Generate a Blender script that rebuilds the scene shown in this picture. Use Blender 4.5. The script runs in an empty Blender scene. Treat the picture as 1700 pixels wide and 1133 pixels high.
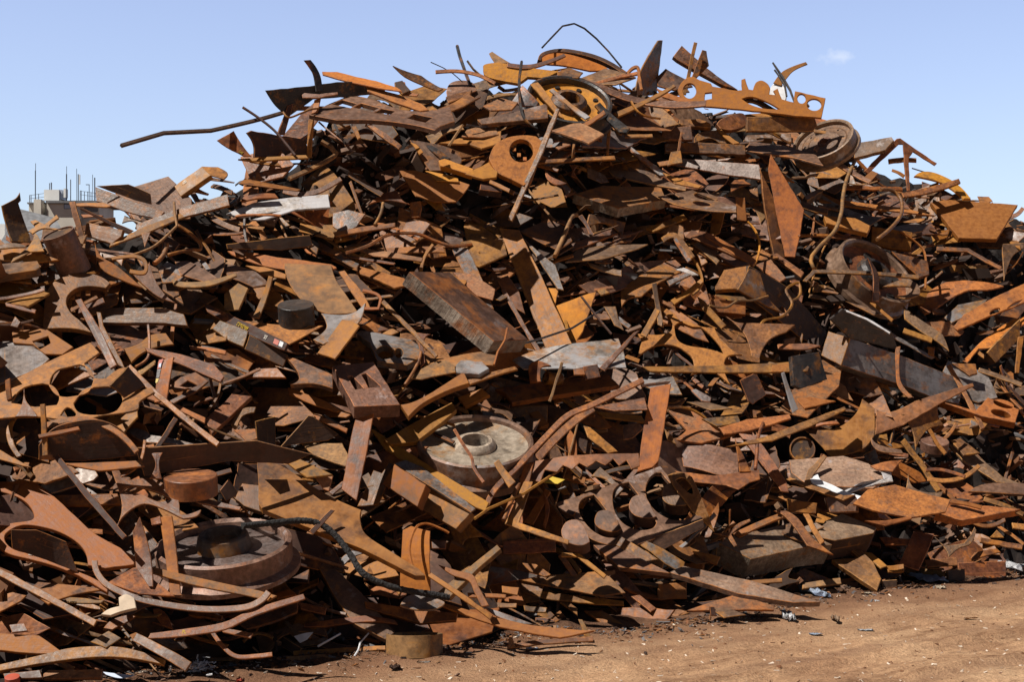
import bpy, bmesh, math, random
import numpy as np
from mathutils import Vector, Matrix, geometry
R = math.radians
scene = bpy.context.scene
col = scene.collection
random.seed(7)
rng = random.Random(11)

# ---------------------------------------------------------------- camera, sky, sun
F, U0, VH, EYE = 2361.0, 850.0, 600.0, 1.8          # photo pixels: focal length, centre, horizon row; eye height in metres
cam = bpy.data.cameras.new("camera")
cam.lens, cam.sensor_width = 50.0, 36.0
cam.shift_y = (VH - 566.5) / 1700.0
cam.clip_start, cam.clip_end = 0.1, 4000
camo = bpy.data.objects.new("camera", cam)
col.objects.link(camo)
camo.location = (0, 0, EYE)
camo.rotation_euler = (R(90), 0, 0)
scene.camera = camo

SUN = Vector((-0.47, -0.28, 0.84)).normalized()
world = bpy.data.worlds.new("World")
scene.world = world
world.use_nodes = True
wt = world.node_tree
wt.nodes.clear()
def wn(t, **k):
    n = wt.nodes.new(t)
    for a, b in k.items():
        setattr(n, a, b)
    return n
wout, wbg = wn("ShaderNodeOutputWorld"), wn("ShaderNodeBackground")
sky = wn("ShaderNodeTexSky", sky_type="NISHITA", sun_disc=False)
sky.sun_elevation = math.asin(SUN.z)
sky.sun_rotation = math.atan2(SUN.x, SUN.y)
sky.altitude, sky.air_density, sky.dust_density, sky.ozone_density = 0, 1.0, 1.5, 3.0
SKYS = 0.15
wbg.inputs["Strength"].default_value = SKYS
wtc = wn("ShaderNodeTexCoord")
wsep = wn("ShaderNodeSeparateXYZ")
wt.links.new(wtc.outputs["Generated"], wsep.inputs[0])
def wm(op, a, b=None):
    n = wn("ShaderNodeMath", operation=op)
    for i, x in enumerate((a, b)):
        if x is None: continue
        if isinstance(x, (int, float)): n.inputs[i].default_value = x
        else: wt.links.new(x, n.inputs[i])
    return n.outputs[0]
# one small wisp of cloud
xy = wm("DIVIDE", wsep.outputs[0], wsep.outputs[1]); zy = wm("DIVIDE", wsep.outputs[2], wsep.outputs[1])
cx = wm("DIVIDE", wm("SUBTRACT", xy, 0.2287), 0.021); cz = wm("DIVIDE", wm("SUBTRACT", zy, 0.2139), 0.0085)
wno = wn("ShaderNodeTexNoise"); wno.inputs["Scale"].default_value = 160; wno.inputs["Detail"].default_value = 6
wt.links.new(wtc.outputs["Generated"], wno.inputs["Vector"])
rad = wm("SQRT", wm("ADD", wm("MULTIPLY", cx, cx), wm("MULTIPLY", cz, cz)))
m = wm("SUBTRACT", wm("SUBTRACT", 1.35, rad), wm("MULTIPLY", wno.outputs[0], 1.3))
m = wm("MULTIPLY", wm("MULTIPLY", wm("MINIMUM", wm("MAXIMUM", m, 0.0), 0.8), 0.5), wm("GREATER_THAN", wsep.outputs[1], 0.0))
wmix = wn("ShaderNodeMix", data_type="RGBA")
wt.links.new(m, wmix.inputs[0])
whs = wn("ShaderNodeHueSaturation")
whs.inputs["Hue"].default_value = 0.516
whs.inputs["Saturation"].default_value = 0.86
whs.inputs["Value"].default_value = 1.10
wt.links.new(sky.outputs[0], whs.inputs["Color"])
wt.links.new(whs.outputs[0], wmix.inputs[6])
wmix.inputs[7].default_value = (5.4, 5.6, 5.9, 1)
# a deeper sky overhead than over the horizon
wel = wn("ShaderNodeMapRange"); wel.inputs[1].default_value, wel.inputs[2].default_value = 0.25, 0.45
wel.inputs[3].default_value, wel.inputs[4].default_value = 1.0, 0.12
wt.links.new(wsep.outputs[2], wel.inputs[0])
# and paler toward the far horizon than behind the camera
waz = wn("ShaderNodeMapRange"); waz.inputs[1].default_value, waz.inputs[2].default_value = -0.3, 0.3
waz.inputs[3].default_value, waz.inputs[4].default_value = 0.28, 1.0
wt.links.new(wsep.outputs[1], waz.inputs[0])
wsc = wn("ShaderNodeVectorMath", operation="SCALE")
wt.links.new(wmix.outputs[2], wsc.inputs[0]); wt.links.new(wm("MULTIPLY", wel.outputs[0], waz.outputs[0]), wsc.inputs[3])
wt.links.new(wsc.outputs[0], wbg.inputs["Color"])
wt.links.new(wbg.outputs[0], wout.inputs["Surface"])

sl = bpy.data.lights.new("sun", "SUN")
sl.energy, sl.angle, sl.color = 5.0, R(0.53), (1.0, 0.95, 0.87)
so = bpy.data.objects.new("sun", sl)
col.objects.link(so)
so.rotation_euler = (-SUN).to_track_quat("-Z", "Y").to_euler()
scene.view_settings.view_transform = "Standard"
scene.view_settings.look = "None"
scene.view_settings.exposure = 0.27
scene.view_settings.gamma = 1.0
scene.cycles.max_bounces = 4
scene.cycles.diffuse_bounces = 1

# ---------------------------------------------------------------- materials
def nodes(name):
    m = bpy.data.materials.new(name)
    m.use_nodes = True
    t = m.node_tree
    return m, t, t.nodes["Principled BSDF"]
def add(t, kind, **k):
    n = t.nodes.new(kind)
    for a, b in k.items():
        if a.startswith("i_"):
            key = a[2:].replace("_", " ")
            n.inputs[int(key) if key.isdigit() else key].default_value = b
        else: setattr(n, a, b)
    return n
def ramp(t, src, stops):
    n = t.nodes.new("ShaderNodeValToRGB")
    e = n.color_ramp.elements
    while len(e) < len(stops): e.new(0.5)
    for x, (p, c) in zip(e, stops):
        x.position = p
        x.color = (c, c, c, 1) if isinstance(c, (int, float)) else (*c, 1)
    t.links.new(src, n.inputs[0])
    return n.outputs[0]
def mixc(t, f, a, b, mode="MIX"):
    n = add(t, "ShaderNodeMix", data_type="RGBA", blend_type=mode)
    for i, x in ((0, f), (6, a), (7, b)):
        if isinstance(x, (int, float)): n.inputs[i].default_value = x
        elif isinstance(x, tuple): n.inputs[i].default_value = (*x, 1)
        else: t.links.new(x, n.inputs[i])
    return n.outputs[2]

ORANGE = (0.39, 0.135, 0.015)
def rust(name, lo, mid, hi, orange=0.3, grey=0.0, gcol=(0.20, 0.20, 0.215), rough=0.72, metal=0.0, streak=1.0, dust=0.22, ocol=ORANGE, cut=False):
    m, t, b = nodes(name)
    L = t.links.new
    tc = add(t, "ShaderNodeTexCoord"); oi = add(t, "ShaderNodeObjectInfo")
    off = add(t, "ShaderNodeVectorMath", operation="SCALE"); off.inputs[3].default_value = 1.0
    comb = add(t, "ShaderNodeCombineXYZ")
    mul = add(t, "ShaderNodeMath", operation="MULTIPLY", i_1=37.0); L(oi.outputs["Random"], mul.inputs[0])
    for i in range(3): L(mul.outputs[0], comb.inputs[i])
    pos = add(t, "ShaderNodeVectorMath", operation="ADD"); L(tc.outputs["Object"], pos.inputs[0]); L(comb.outputs[0], pos.inputs[1])
    szr = add(t, "ShaderNodeMath", operation="FRACT"); sz5 = add(t, "ShaderNodeMath", operation="MULTIPLY", i_1=5.71); L(oi.outputs["Random"], sz5.inputs[0]); L(sz5.outputs[0], szr.inputs[0])
    szm = add(t, "ShaderNodeMath", operation="MULTIPLY_ADD", i_1=1.3, i_2=0.55); L(szr.outputs[0], szm.inputs[0])
    pos0, pos = pos, add(t, "ShaderNodeVectorMath", operation="SCALE"); L(pos0.outputs[0], pos.inputs[0]); L(szm.outputs[0], pos.inputs[3])
    def noise(scale, detail=6, rough_=0.6, stretch=None):
        n = add(t, "ShaderNodeTexNoise", i_Scale=scale, i_Detail=detail, i_Roughness=rough_)
        if stretch:
            mp = add(t, "ShaderNodeMapping"); mp.inputs["Scale"].default_value = stretch
            L(pos.outputs[0], mp.inputs[0]); L(mp.outputs[0], n.inputs["Vector"])
        else: L(pos.outputs[0], n.inputs["Vector"])
        return n.outputs[0]
    n1, n2, n3 = noise(3.0, 9, 0.68), noise(7.0, 8, 0.7), noise(26, 5, 0.65)
    ns = noise(1.0, 6, 0.7, (70, 70, 5) if cut else (2.2, 34, 34))
    c = ramp(t, n1, [(0.30, lo), (0.5, mid), (0.70, hi)])
    c = mixc(t, (0.5 if cut else 0.22) * streak, c, ramp(t, ns, [(0.32, 0.5), (0.5, 0.88), (0.68, 1.22)]), "MULTIPLY")
    c = mixc(t, 0.8, c, ramp(t, n3, [(0.34, 0.52), (0.5, 0.95), (0.66, 1.38)]), "MULTIPLY")
    fl = noise(4.3, 7, 0.75)
    c = mixc(t, ramp(t, fl, [(0.535, 0.0), (0.56, 0.55)]), c, mixc(t, 0.72, c, (0.060, 0.040, 0.034)))
    # scratches and drag marks along the rolling direction
    sc1 = noise(1.0, 3, 0.5, (1.1, 48, 48))
    c = mixc(t, ramp(t, sc1, [(0.66, 0.0), (0.71, 0.45 * min(1.0, streak))]), c, (0.34, 0.145, 0.040))
    sc2 = noise(1.7, 4, 0.6, (30, 2.2, 30))
    c = mixc(t, ramp(t, sc2, [(0.30, 0.55), (0.38, 0.0)]), c, (0.055, 0.028, 0.018))
    # fresh orange rust in patches whose amount differs from piece to piece
    fr = add(t, "ShaderNodeMath", operation="MULTIPLY_ADD", i_1=0.5 * orange + 0.06, i_2=0.60 - 0.36 * orange - (0.5 * orange + 0.06) / 2)
    L(oi.outputs["Random"], fr.inputs[0])
    sub = add(t, "ShaderNodeMath", operation="SUBTRACT"); L(n2, sub.inputs[0]); L(fr.outputs[0], sub.inputs[1])
    of = ramp(t, sub.outputs[0], [(0.0, 0.0), (0.14, 0.85)])
    c = mixc(t, of, c, mixc(t, 0.5, ocol, ramp(t, n3, [(0.35, (0.20, 0.062, 0.012)), (0.65, (0.47, 0.185, 0.028))])))
    if grey > 0:
        g = noise(2.3, 8, 0.72)
        gf = ramp(t, g, [(0.62 - 0.3 * grey, 0.0), (0.70 - 0.3 * grey, 0.9)])
        c = mixc(t, gf, c, mixc(t, ns, gcol, tuple(x * 1.7 for x in gcol)))
    # settled yard dust on the faces that look up
    geo = add(t, "ShaderNodeNewGeometry"); sp = add(t, "ShaderNodeSeparateXYZ"); L(geo.outputs["Normal"], sp.inputs[0])
    up = ramp(t, sp.outputs[2], [(0.45, 0.0), (0.95, 1.0)])
    du = add(t, "ShaderNodeMath", operation="MULTIPLY"); L(up, du.inputs[0]); L(ramp(t, n2, [(0.35, 0.0), (0.62, dust)]), du.inputs[1])
    c = mixc(t, du.outputs[0], c, (0.27, 0.150, 0.088))
    hs = add(t, "ShaderNodeHueSaturation")
    rv = add(t, "ShaderNodeMath", operation="MULTIPLY_ADD", i_1=0.60, i_2=0.70); L(oi.outputs["Random"], rv.inputs[0])
    L(rv.outputs[0], hs.inputs["Value"])
    rh = add(t, "ShaderNodeMath", operation="FRACT"); r9 = add(t, "ShaderNodeMath", operation="MULTIPLY", i_1=9.37); L(oi.outputs["Random"], r9.inputs[0]); L(r9.outputs[0], rh.inputs[0])
    rh2 = add(t, "ShaderNodeMath", operation="MULTIPLY_ADD", i_1=0.022, i_2=0.489); L(rh.outputs[0], rh2.inputs[0]); L(rh2.outputs[0], hs.inputs["Hue"])
    L(c, hs.inputs["Color"])
    L(hs.outputs[0], b.inputs["Base Color"])
    L(ramp(t, n3, [(0.3, rough - 0.14), (0.7, min(1, rough + 0.15))]), b.inputs["Roughness"])
    b.inputs["Metallic"].default_value = metal
    b.inputs["Specular IOR Level"].default_value = 0.4
    bp = add(t, "ShaderNodeBump", i_Strength=0.8 if cut else 0.35, i_Distance=0.012 if cut else 0.006)
    hm = add(t, "ShaderNodeMath", operation="ADD"); L(n3, hm.inputs[0]); L(ns, hm.inputs[1])
    L(hm.outputs[0], bp.inputs["Height"]); L(bp.outputs[0], b.inputs["Normal"])
    return m
M = {
    "r": rust("rust_brown", (0.052, 0.019, 0.009), (0.148, 0.055, 0.018), (0.275, 0.108, 0.032), 0.32, rough=0.52),
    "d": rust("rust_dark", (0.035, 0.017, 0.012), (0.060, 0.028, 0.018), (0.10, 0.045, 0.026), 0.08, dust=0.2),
    "o": rust("rust_orange", (0.125, 0.043, 0.010), (0.25, 0.088, 0.017), (0.37, 0.140, 0.027), 0.56, rough=0.62),
    "y": rust("rust_yellow", (0.25, 0.080, 0.011), (0.41, 0.142, 0.014), (0.52, 0.195, 0.022), 0.8, ocol=(0.55, 0.205, 0.010), dust=0.15),
    "u": rust("rust_dusty", (0.056, 0.029, 0.019), (0.130, 0.069, 0.042), (0.22, 0.123, 0.075), 0.16, rough=0.50, grey=0.10, gcol=(0.20, 0.165, 0.155)),
    "t": rust("rust_tan", (0.11, 0.052, 0.022), (0.21, 0.102, 0.041), (0.31, 0.162, 0.070), 0.34),
    "g": rust("mill_scale_grey", (0.085, 0.068, 0.060), (0.145, 0.125, 0.118), (0.22, 0.20, 0.195), 0.24, grey=0.35, gcol=(0.15, 0.145, 0.15), rough=0.5, metal=0.15),
    "w": rust("pale_scaled_paint", (0.20, 0.165, 0.14), (0.32, 0.285, 0.265), (0.45, 0.42, 0.405), 0.22, grey=0.5, gcol=(0.27, 0.265, 0.275), rough=0.6),
    "k": rust("blackened_steel", (0.022, 0.020, 0.020), (0.040, 0.037, 0.038), (0.075, 0.065, 0.062), 0.08, rough=0.42, metal=0.2, dust=0.15),
    "s": rust("worn_bare_steel", (0.10, 0.075, 0.06), (0.17, 0.135, 0.115), (0.27, 0.235, 0.21), 0.10, grey=0.25, gcol=(0.17, 0.16, 0.15), rough=0.5, metal=0.35, dust=0.05),
    "b": rust("wheel_tread_brown", (0.105, 0.060, 0.040), (0.175, 0.105, 0.070), (0.26, 0.17, 0.12), 0.15, grey=0.1, rough=0.5, metal=0.2),
    "e": rust("pale_wheel_face", (0.24, 0.185, 0.14), (0.35, 0.28, 0.22), (0.44, 0.365, 0.30), 0.10, rough=0.42, metal=0.1, streak=0.2),
    "v": rust("dusty_slab", (0.12, 0.075, 0.050), (0.21, 0.137, 0.092), (0.30, 0.20, 0.138), 0.12, dust=0.4, grey=0.1, rough=0.6),
    "m": rust("dark_wheel_web", (0.070, 0.057, 0.052), (0.120, 0.098, 0.090), (0.18, 0.15, 0.14), 0.06, rough=0.36, metal=0.35, dust=0.15, streak=0.3),
    "c": rust("torch_cut_face", (0.15, 0.110, 0.075), (0.30, 0.235, 0.175), (0.46, 0.39, 0.31), 0.10, rough=0.75, dust=0.0, cut=True),  # cut striations, their tone raised so shaded slab sides look sunlit
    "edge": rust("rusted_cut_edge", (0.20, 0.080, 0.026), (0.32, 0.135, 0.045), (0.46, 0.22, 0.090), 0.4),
}
def plain(name, c, rough=0.8, var=0.25, scale=9, bump=0.0):
    m, t, b = nodes(name)
    tc = add(t, "ShaderNodeTexCoord"); n = add(t, "ShaderNodeTexNoise", i_Scale=scale, i_Detail=6)
    t.links.new(tc.outputs["Object"], n.inputs["Vector"])
    t.links.new(ramp(t, n.outputs[0], [(0.3, tuple(x * (1 - var) for x in c)), (0.7, tuple(min(1, x * (1 + var)) for x in c))]), b.inputs["Base Color"])
    b.inputs["Roughness"].default_value = rough
    if bump:
        bp = add(t, "ShaderNodeBump", i_Strength=bump, i_Distance=0.02)
        t.links.new(n.outputs[0], bp.inputs["Height"]); t.links.new(bp.outputs[0], b.inputs["Normal"])
    return m
M["white"] = plain("white_sheet", (0.66, 0.66, 0.68), 0.7, 0.18, 20)
M["cloth"] = plain("dirty_cream_cloth", (0.58, 0.46, 0.34), 0.9, 0.2, 14)
M["yellow"] = plain("yellow_plastic", (0.55, 0.38, 0.04), 0.5, 0.1)
M["blue"] = plain("pale_blue_plastic", (0.46, 0.53, 0.66), 0.5, 0.12)
M["red"] = plain("red_paint", (0.42, 0.08, 0.045), 0.55, 0.15)
M["chalk"] = plain("white_chalk", (0.75, 0.70, 0.62), 0.95, 0.15, 90)
M["ychalk"] = plain("yellow_chalk", (0.52, 0.36, 0.05), 0.95, 0.15, 90)
M["rope"] = plain("charred_rope", (0.020, 0.018, 0.018), 0.9, 0.5, 60, 1.0)
M["core"] = plain("gap_shade_oxide", (0.016, 0.010, 0.008), 0.95, 0.6, 8, 1.0)  # oxide blackened so the heap's gaps and bolt holes read as shade
M["concrete"] = plain("weathered_concrete", (0.68, 0.63, 0.55), 0.9, 0.22, 0.35)
M["slate"] = plain("slate_roof", (0.17, 0.17, 0.18), 0.8, 0.3, 2.5)
M["mast"] = plain("dark_metal_mast", (0.11, 0.13, 0.17), 0.6, 0.1)
M["wcab"] = plain("white_cabinet_paint", (0.82, 0.82, 0.80), 0.6, 0.03)
M["stone"] = plain("dusty_stone", (0.36, 0.24, 0.16), 0.95, 0.3, 20)
MATWORD = {"r": "rusty brown", "d": "dark brown", "o": "orange-rusted", "y": "yellow-orange", "u": "dusty purplish-brown", "t": "tan-brown", "g": "grey", "w": "pale grey", "k": "blackened", "s": "bare steel"}

# ---------------------------------------------------------------- the slope of the heap and a depth map of what is built on it
TOE, LEAN, BACK = 9.35, 0.64, 0.9      # toe line Y = TOE + LEAN * X, and how far the slope runs back per metre of height
def ray(u, v): return Vector(((u - U0) / F, 1.0, (VH - v) / F))
def depth(u, v):
    a, b = (u - U0) / F, (VH - v) / F
    return (TOE + BACK * EYE) / max(0.35, 1 - LEAN * a - BACK * b)
EYEV = Vector((0, 0, EYE))
def at(u, v, off=0.0): return EYEV + ray(u, v) * (depth(u, v) - off)
def nrm(az, el):
    a, e = R(az), R(el)
    return Vector((math.cos(e) * math.sin(a), -math.cos(e) * math.cos(a), math.sin(e)))
ZW, ZH = 850, 567
zb = np.full((ZH, ZW), 1e9, np.float32)       # nearest traced surface, half-size photo pixels
zf = np.full((ZH, ZW), 1e9, np.float32)       # the same with the small pieces
def raster(loop):
    """mask rows/cols of a polygon in photo pixels -> (y0, x0, mask)"""
    p = np.array(loop, np.float64) / 2.0
    x0, x1 = max(0, int(p[:, 0].min())), min(ZW, int(p[:, 0].max()) + 2)
    y0, y1 = max(0, int(p[:, 1].min())), min(ZH, int(p[:, 1].max()) + 2)
    if x0 >= x1 or y0 >= y1: return None
    X, Y = np.meshgrid(np.arange(x0, x1) + 0.5, np.arange(y0, y1) + 0.5)
    k = np.zeros(X.shape, bool)
    q = np.roll(p, -1, axis=0)
    for (ax, ay), (bx, by) in zip(p, q):
        if ay == by: continue
        c = ((ay > Y) != (by > Y)) & (X < (bx - ax) * (Y - ay) / (by - ay) + ax)
        k ^= c
    return y0, x0, k
def plane_depth(n, p0, y0, x0, shape):
    X, Y = np.meshgrid((np.arange(x0, x0 + shape[1]) + 0.5) * 2, (np.arange(y0, y0 + shape[0]) + 0.5) * 2)
    den = n.x * (X - U0) / F + n.y + n.z * (VH - Y) / F
    den = np.where(np.abs(den) < 0.05, -0.05, den)
    return n.dot(p0 - EYEV) / den
def proj(p):
    d = p.y
    return (U0 + F * p.x / d, VH - F * (p.z - EYE) / d)

CAT = {}
def tag(o, label, cat, group=None, kind=None):
    if label: o["label"] = label
    if cat: o["category"] = cat
    if group: o["group"] = group
    if kind: o["kind"] = kind
    return o
def link(name, me, mats, mw=None, parent=None):
    o = bpy.data.objects.new(name, me)
    for x in mats: me.materials.append(x)
    col.objects.link(o)
    if parent is not None:
        o.parent = parent
        if mw is not None: o.matrix_basis = WM[parent.name].inverted() @ mw
    elif mw is not None: o.matrix_basis = mw
    WM[o.name] = mw if mw is not None else Matrix()
    return o
WM, INFO, REFS = {}, {}, []
def empty(name, mw):
    o = bpy.data.objects.new(name, None)
    o.empty_display_size = 0.1
    col.objects.link(o)
    o.matrix_basis = mw
    WM[o.name] = mw
    return o
def frame(n, ex, p):
    ex = (ex - n * ex.dot(n)).normalized()
    ey = n.cross(ex)
    mw = Matrix((ex, ey, n)).transposed().to_4x4()
    mw.translation = p
    return mw

def parse(s, closed=True):
    if s.startswith("o"):
        v = [float(x) for x in s[1:].replace(" ", "").split(",")]
        cx_, cy_, rx, ry = v[:4]; rot = R(v[4]) if len(v) > 4 else 0
        return [(cx_ + rx * math.cos(a) * math.cos(rot) - ry * math.sin(a) * math.sin(rot), cy_ + rx * math.cos(a) * math.sin(rot) + ry * math.sin(a) * math.cos(rot)) for a in (2 * math.pi * i / 28 for i in range(28))]
    pts = []
    for tkn in s.split():
        sm = tkn[0] == "~"
        x, y = tkn.lstrip("~").split(",")
        pts.append((float(x), float(y), sm))
    out, n = [], len(pts)
    last = n if closed else n - 1
    for i in range(last):
        a, b = pts[i], pts[(i + 1) % n]
        out.append((a[0], a[1]))
        if not (a[2] or b[2]): continue
        pa = pts[(i - 1) % n] if (closed or i > 0) else a
        nb = pts[(i + 2) % n] if (closed or i + 2 < n) else b
        ta = ((b[0] - pa[0]) / 2, (b[1] - pa[1]) / 2) if a[2] else None
        tb = ((nb[0] - a[0]) / 2, (nb[1] - a[1]) / 2) if b[2] else None
        d = (b[0] - a[0], b[1] - a[1])
        if ta is None: ta = (1.5 * d[0] - 0.5 * tb[0], 1.5 * d[1] - 0.5 * tb[1])
        if tb is None: tb = (1.5 * d[0] - 0.5 * ta[0], 1.5 * d[1] - 0.5 * ta[1])
        for k in range(1, 5):
            t = k / 5.0
            h = (2 * t**3 - 3 * t**2 + 1, t**3 - 2 * t**2 + t, -2 * t**3 + 3 * t**2, t**3 - t**2)
            out.append(tuple(h[0] * a[j] + h[1] * ta[j] + h[2] * b[j] + h[3] * tb[j] for j in (0, 1)))
    if not closed: out.append(pts[-1][:2])
    return out
def area2(l): return sum(a[0] * b[1] - b[0] * a[1] for a, b in zip(l, l[1:] + l[:1])) / 2
def inset(l, b):
    out, n = [], len(l)
    for i in range(n):
        p, q, r = l[i - 1], l[i], l[(i + 1) % n]
        def nn(a, c):
            dx, dy = c[0] - a[0], c[1] - a[1]
            h = math.hypot(dx, dy) or 1e-9
            return (-dy / h, dx / h)
        n1, n2 = nn(p, q), nn(q, r)
        k = 1 + n1[0] * n2[0] + n1[1] * n2[1]
        k = b / max(k, 0.35)
        out.append((q[0] + (n1[0] + n2[0]) * k, q[1] + (n1[1] + n2[1]) * k))
    return out
def slab_mesh(name, loops, th, bev, jit=0.0, wob=0.0, side=0, bend=0.0):
    """a flat piece cut from plate: loops in metres (first the outline), its face at z = 0, thickness th below it"""
    done = []
    for k, l in enumerate(loops):
        if (area2(l) < 0) == (k == 0): l = l[::-1]
        m = []
        for a, b in zip(l, l[1:] + l[:1]):
            m.append(a)
            h = math.hypot(b[0] - a[0], b[1] - a[1])
            c = min(12, int(h / 0.07))
            for i in range(1, c + 1 if jit else 1):
                t = i / (c + 1)
                w = rng.uniform(-jit, jit)
                m.append((a[0] + (b[0] - a[0]) * t - (b[1] - a[1]) / h * w, a[1] + (b[1] - a[1]) * t + (b[0] - a[0]) / h * w))
        done.append(m)
    bm = bmesh.new()
    rings = []
    for l in done:
        li = inset(l, bev)
        rings.append([[bm.verts.new((x, y, z)) for x, y in q] for q, z in ((li, 0.0), (l, -bev), (l, -th))])
    for up in (0, 2):
        vs = [r[up] for r in rings]
        if len(vs) == 1:
            bm.faces.new(vs[0] if up == 0 else vs[0][::-1])
        else:
            flat = [v for q in vs for v in q]
            for tri in geometry.tessellate_polygon([[v.co for v in q] for q in vs]):
                f = [flat[i] for i in tri]
                try: face = bm.faces.new(f)
                except ValueError: continue
                face.normal_update()
                if (face.normal.z > 0) != (up == 0): face.normal_flip()
    for r in rings:
        n = len(r[0])
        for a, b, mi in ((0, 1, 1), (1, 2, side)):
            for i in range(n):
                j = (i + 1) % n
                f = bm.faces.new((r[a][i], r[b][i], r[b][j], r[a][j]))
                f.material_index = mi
    if bend:
        x0, x1 = min(v.co.x for v in bm.verts), max(v.co.x for v in bm.verts)
        L_ = x1 - x0
        for i in range(1, 7):
            bmesh.ops.bisect_plane(bm, geom=bm.verts[:] + bm.edges[:] + bm.faces[:], dist=1e-5, plane_co=(x0 + L_ * i / 7, 0, 0), plane_no=(1, rng.uniform(-.15, .15), 0))
        k, k2, fo, xf = rng.uniform(-bend, bend), rng.uniform(-bend, bend), rng.choice((0, 0, rng.uniform(-2, 2) * bend)), rng.uniform(-.25, .25) * L_
        for v in bm.verts:
            x = v.co.x
            v.co.z += 4 * k * x * x / L_ + 2 * k2 * x * v.co.y / L_ + fo * max(0.0, x - xf)
    if wob:
        kx, ky = rng.uniform(-wob, wob), rng.uniform(-wob, wob)
        for v in bm.verts: v.co.z += kx * v.co.x * v.co.x + ky * v.co.x * v.co.y
    me = bpy.data.meshes.new(name)
    bm.to_mesh(me)
    bm.free()
    return me
CAPF = 0.935
NOBEND = ("steel_beam", "steel_block", "striated_block", "wheel_rim", "machined_block", "pipe_flange", "steel_disc", "rail_piece", "paper_sheet", "cloth_strip")
def settle(samples, traced):
    """how far along its sight line a piece must sit to lie on what is already there (or, for a small piece, behind it)"""
    if traced:
        v = np.concatenate([np.where(z < 1e8, (z - 0.012) / d, 9.0) for z, d in samples])
        v = v[v < 8]
        if len(v) == 0: return 1.0
        return float(min(1.0, max(CAPF, np.percentile(v, 4))))
    v = np.concatenate([np.where(z < 1e8, (z + 0.02) / d, 0.0) for z, d in samples])
    return float(max(1.0, np.percentile(v, 97))) if len(v) else 1.0

def P(name, label, mat, outline, th=5, az=0, el=50, off=0, holes=(), ref=None, parent=None, traced=True, bev=0.8, jit=1.3, wob=0.0, cat=None, group=None, fit=True, at_depth=None, side=None, bend=None):
    """a piece cut from plate; outline and thickness in photo pixels, turned into metres on its own tilted plane on the heap"""
    loop = parse(outline) if isinstance(outline, str) else outline
    if th <= 7 and traced: th *= 0.62
    hl = [parse(h) if isinstance(h, str) else h for h in holes]
    xs, ys = [p[0] for p in loop], [p[1] for p in loop]
    c = ((min(xs) + max(xs)) / 2, (min(ys) + max(ys)) / 2)
    n = nrm(az, el)
    d0 = at_depth or depth(*c) - off / 100.0
    p0 = EYEV + ray(*c) * d0
    f = 1.0
    if parent is not None and abs(off) < 10 and o_frame[parent.name][2]:
        p0 = o_frame[parent.name][2](*c) + n * (0.003 + off / 100.0)
        d0 = p0.y
    got = raster(loop) if fit else None
    mask = []
    if got is not None and got[2].any():
        y0, x0, k = got
        D = plane_depth(n, p0, y0, x0, k.shape)
        f = settle([(zb[y0:y0 + k.shape[0], x0:x0 + k.shape[1]][k], D[k])], traced)
        if not traced and f > 1.05: return None
        p0 = EYEV + (p0 - EYEV) * f
        D = D * f
        mask = [(y0, x0, k, D)]
        for z in ((zb, zf) if traced else (zf,)):
            s = z[y0:y0 + k.shape[0], x0:x0 + k.shape[1]]
            s[k] = np.minimum(s[k], D[k])
    d0 *= f
    s = d0 / F                                  # metres per photo pixel here
    def hit(u, v):
        r = ray(u, v)
        den = n.dot(r)
        if den > -0.06: den = -0.06
        return EYEV + r * (n.dot(p0 - EYEV) / den)
    w = [hit(*q) for q in loop]
    # local x along the longest side
    lon = max(((b - a) for a, b in zip(w, w[1:] + w[:1])), key=lambda e: e.length)
    mw = frame(n, lon, p0)
    inv = mw.inverted()
    loc = [[(lambda q: (q.x, q.y))(inv @ x) for x in w]] + [[(lambda q: (q.x, q.y))(inv @ hit(*q)) for q in h] for h in hl]
    T_ = th * s
    if bend is None:
        bend = 0.0 if (th > 5 or parent is not None or name in NOBEND) else rng.choice((0.0, 0.03, 0.07))
    me = slab_mesh(name, loc, T_, min(bev * s, T_ * 0.3), jit * s * 0.45, wob, 2 if side else 0, bend)
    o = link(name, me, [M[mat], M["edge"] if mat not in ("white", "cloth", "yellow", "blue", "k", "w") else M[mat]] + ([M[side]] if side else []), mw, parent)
    if parent is None:
        tag(o, label, cat or name.replace("_", " "), group)
        if traced: INFO[o.name] = (c, label)
        if ref: REFS.append((c, ref))
        # what shows of its thickness
        back = [proj(x - n * T_) for x in w]
        got = raster(back)
        if got is not None and got[2].any() and fit:
            y0, x0, k = got
            D = plane_depth(n, p0 - n * T_, y0, x0, k.shape)
            for z in ((zb, zf) if traced else (zf,)):
                q = z[y0:y0 + k.shape[0], x0:x0 + k.shape[1]]
                q[k] = np.minimum(q[k], D[k])
    elif label: o["label"] = label
    o_frame[o.name] = (n, p0, hit)
    MASK[o.name] = mask
    return o
o_frame, MASK = {}, {}
def ribbon(path, w):
    """outline of a strip of width w along a path, photo pixels"""
    p = parse(path, False) if isinstance(path, str) else path
    L_, R_ = [], []
    for i, q in enumerate(p):
        a, b = p[max(0, i - 1)], p[min(len(p) - 1, i + 1)]
        dx, dy = b[0] - a[0], b[1] - a[1]
        h = math.hypot(dx, dy) or 1
        L_.append((q[0] - dy / h * w / 2, q[1] + dx / h * w / 2)); R_.append((q[0] + dy / h * w / 2, q[1] - dx / h * w / 2))
    return L_ + R_[::-1]
def S(name, label, mat, w, path, th=4, az=0, el=45, **k): return P(name, label, mat, ribbon(path, w), th, az, el, **k)

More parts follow.
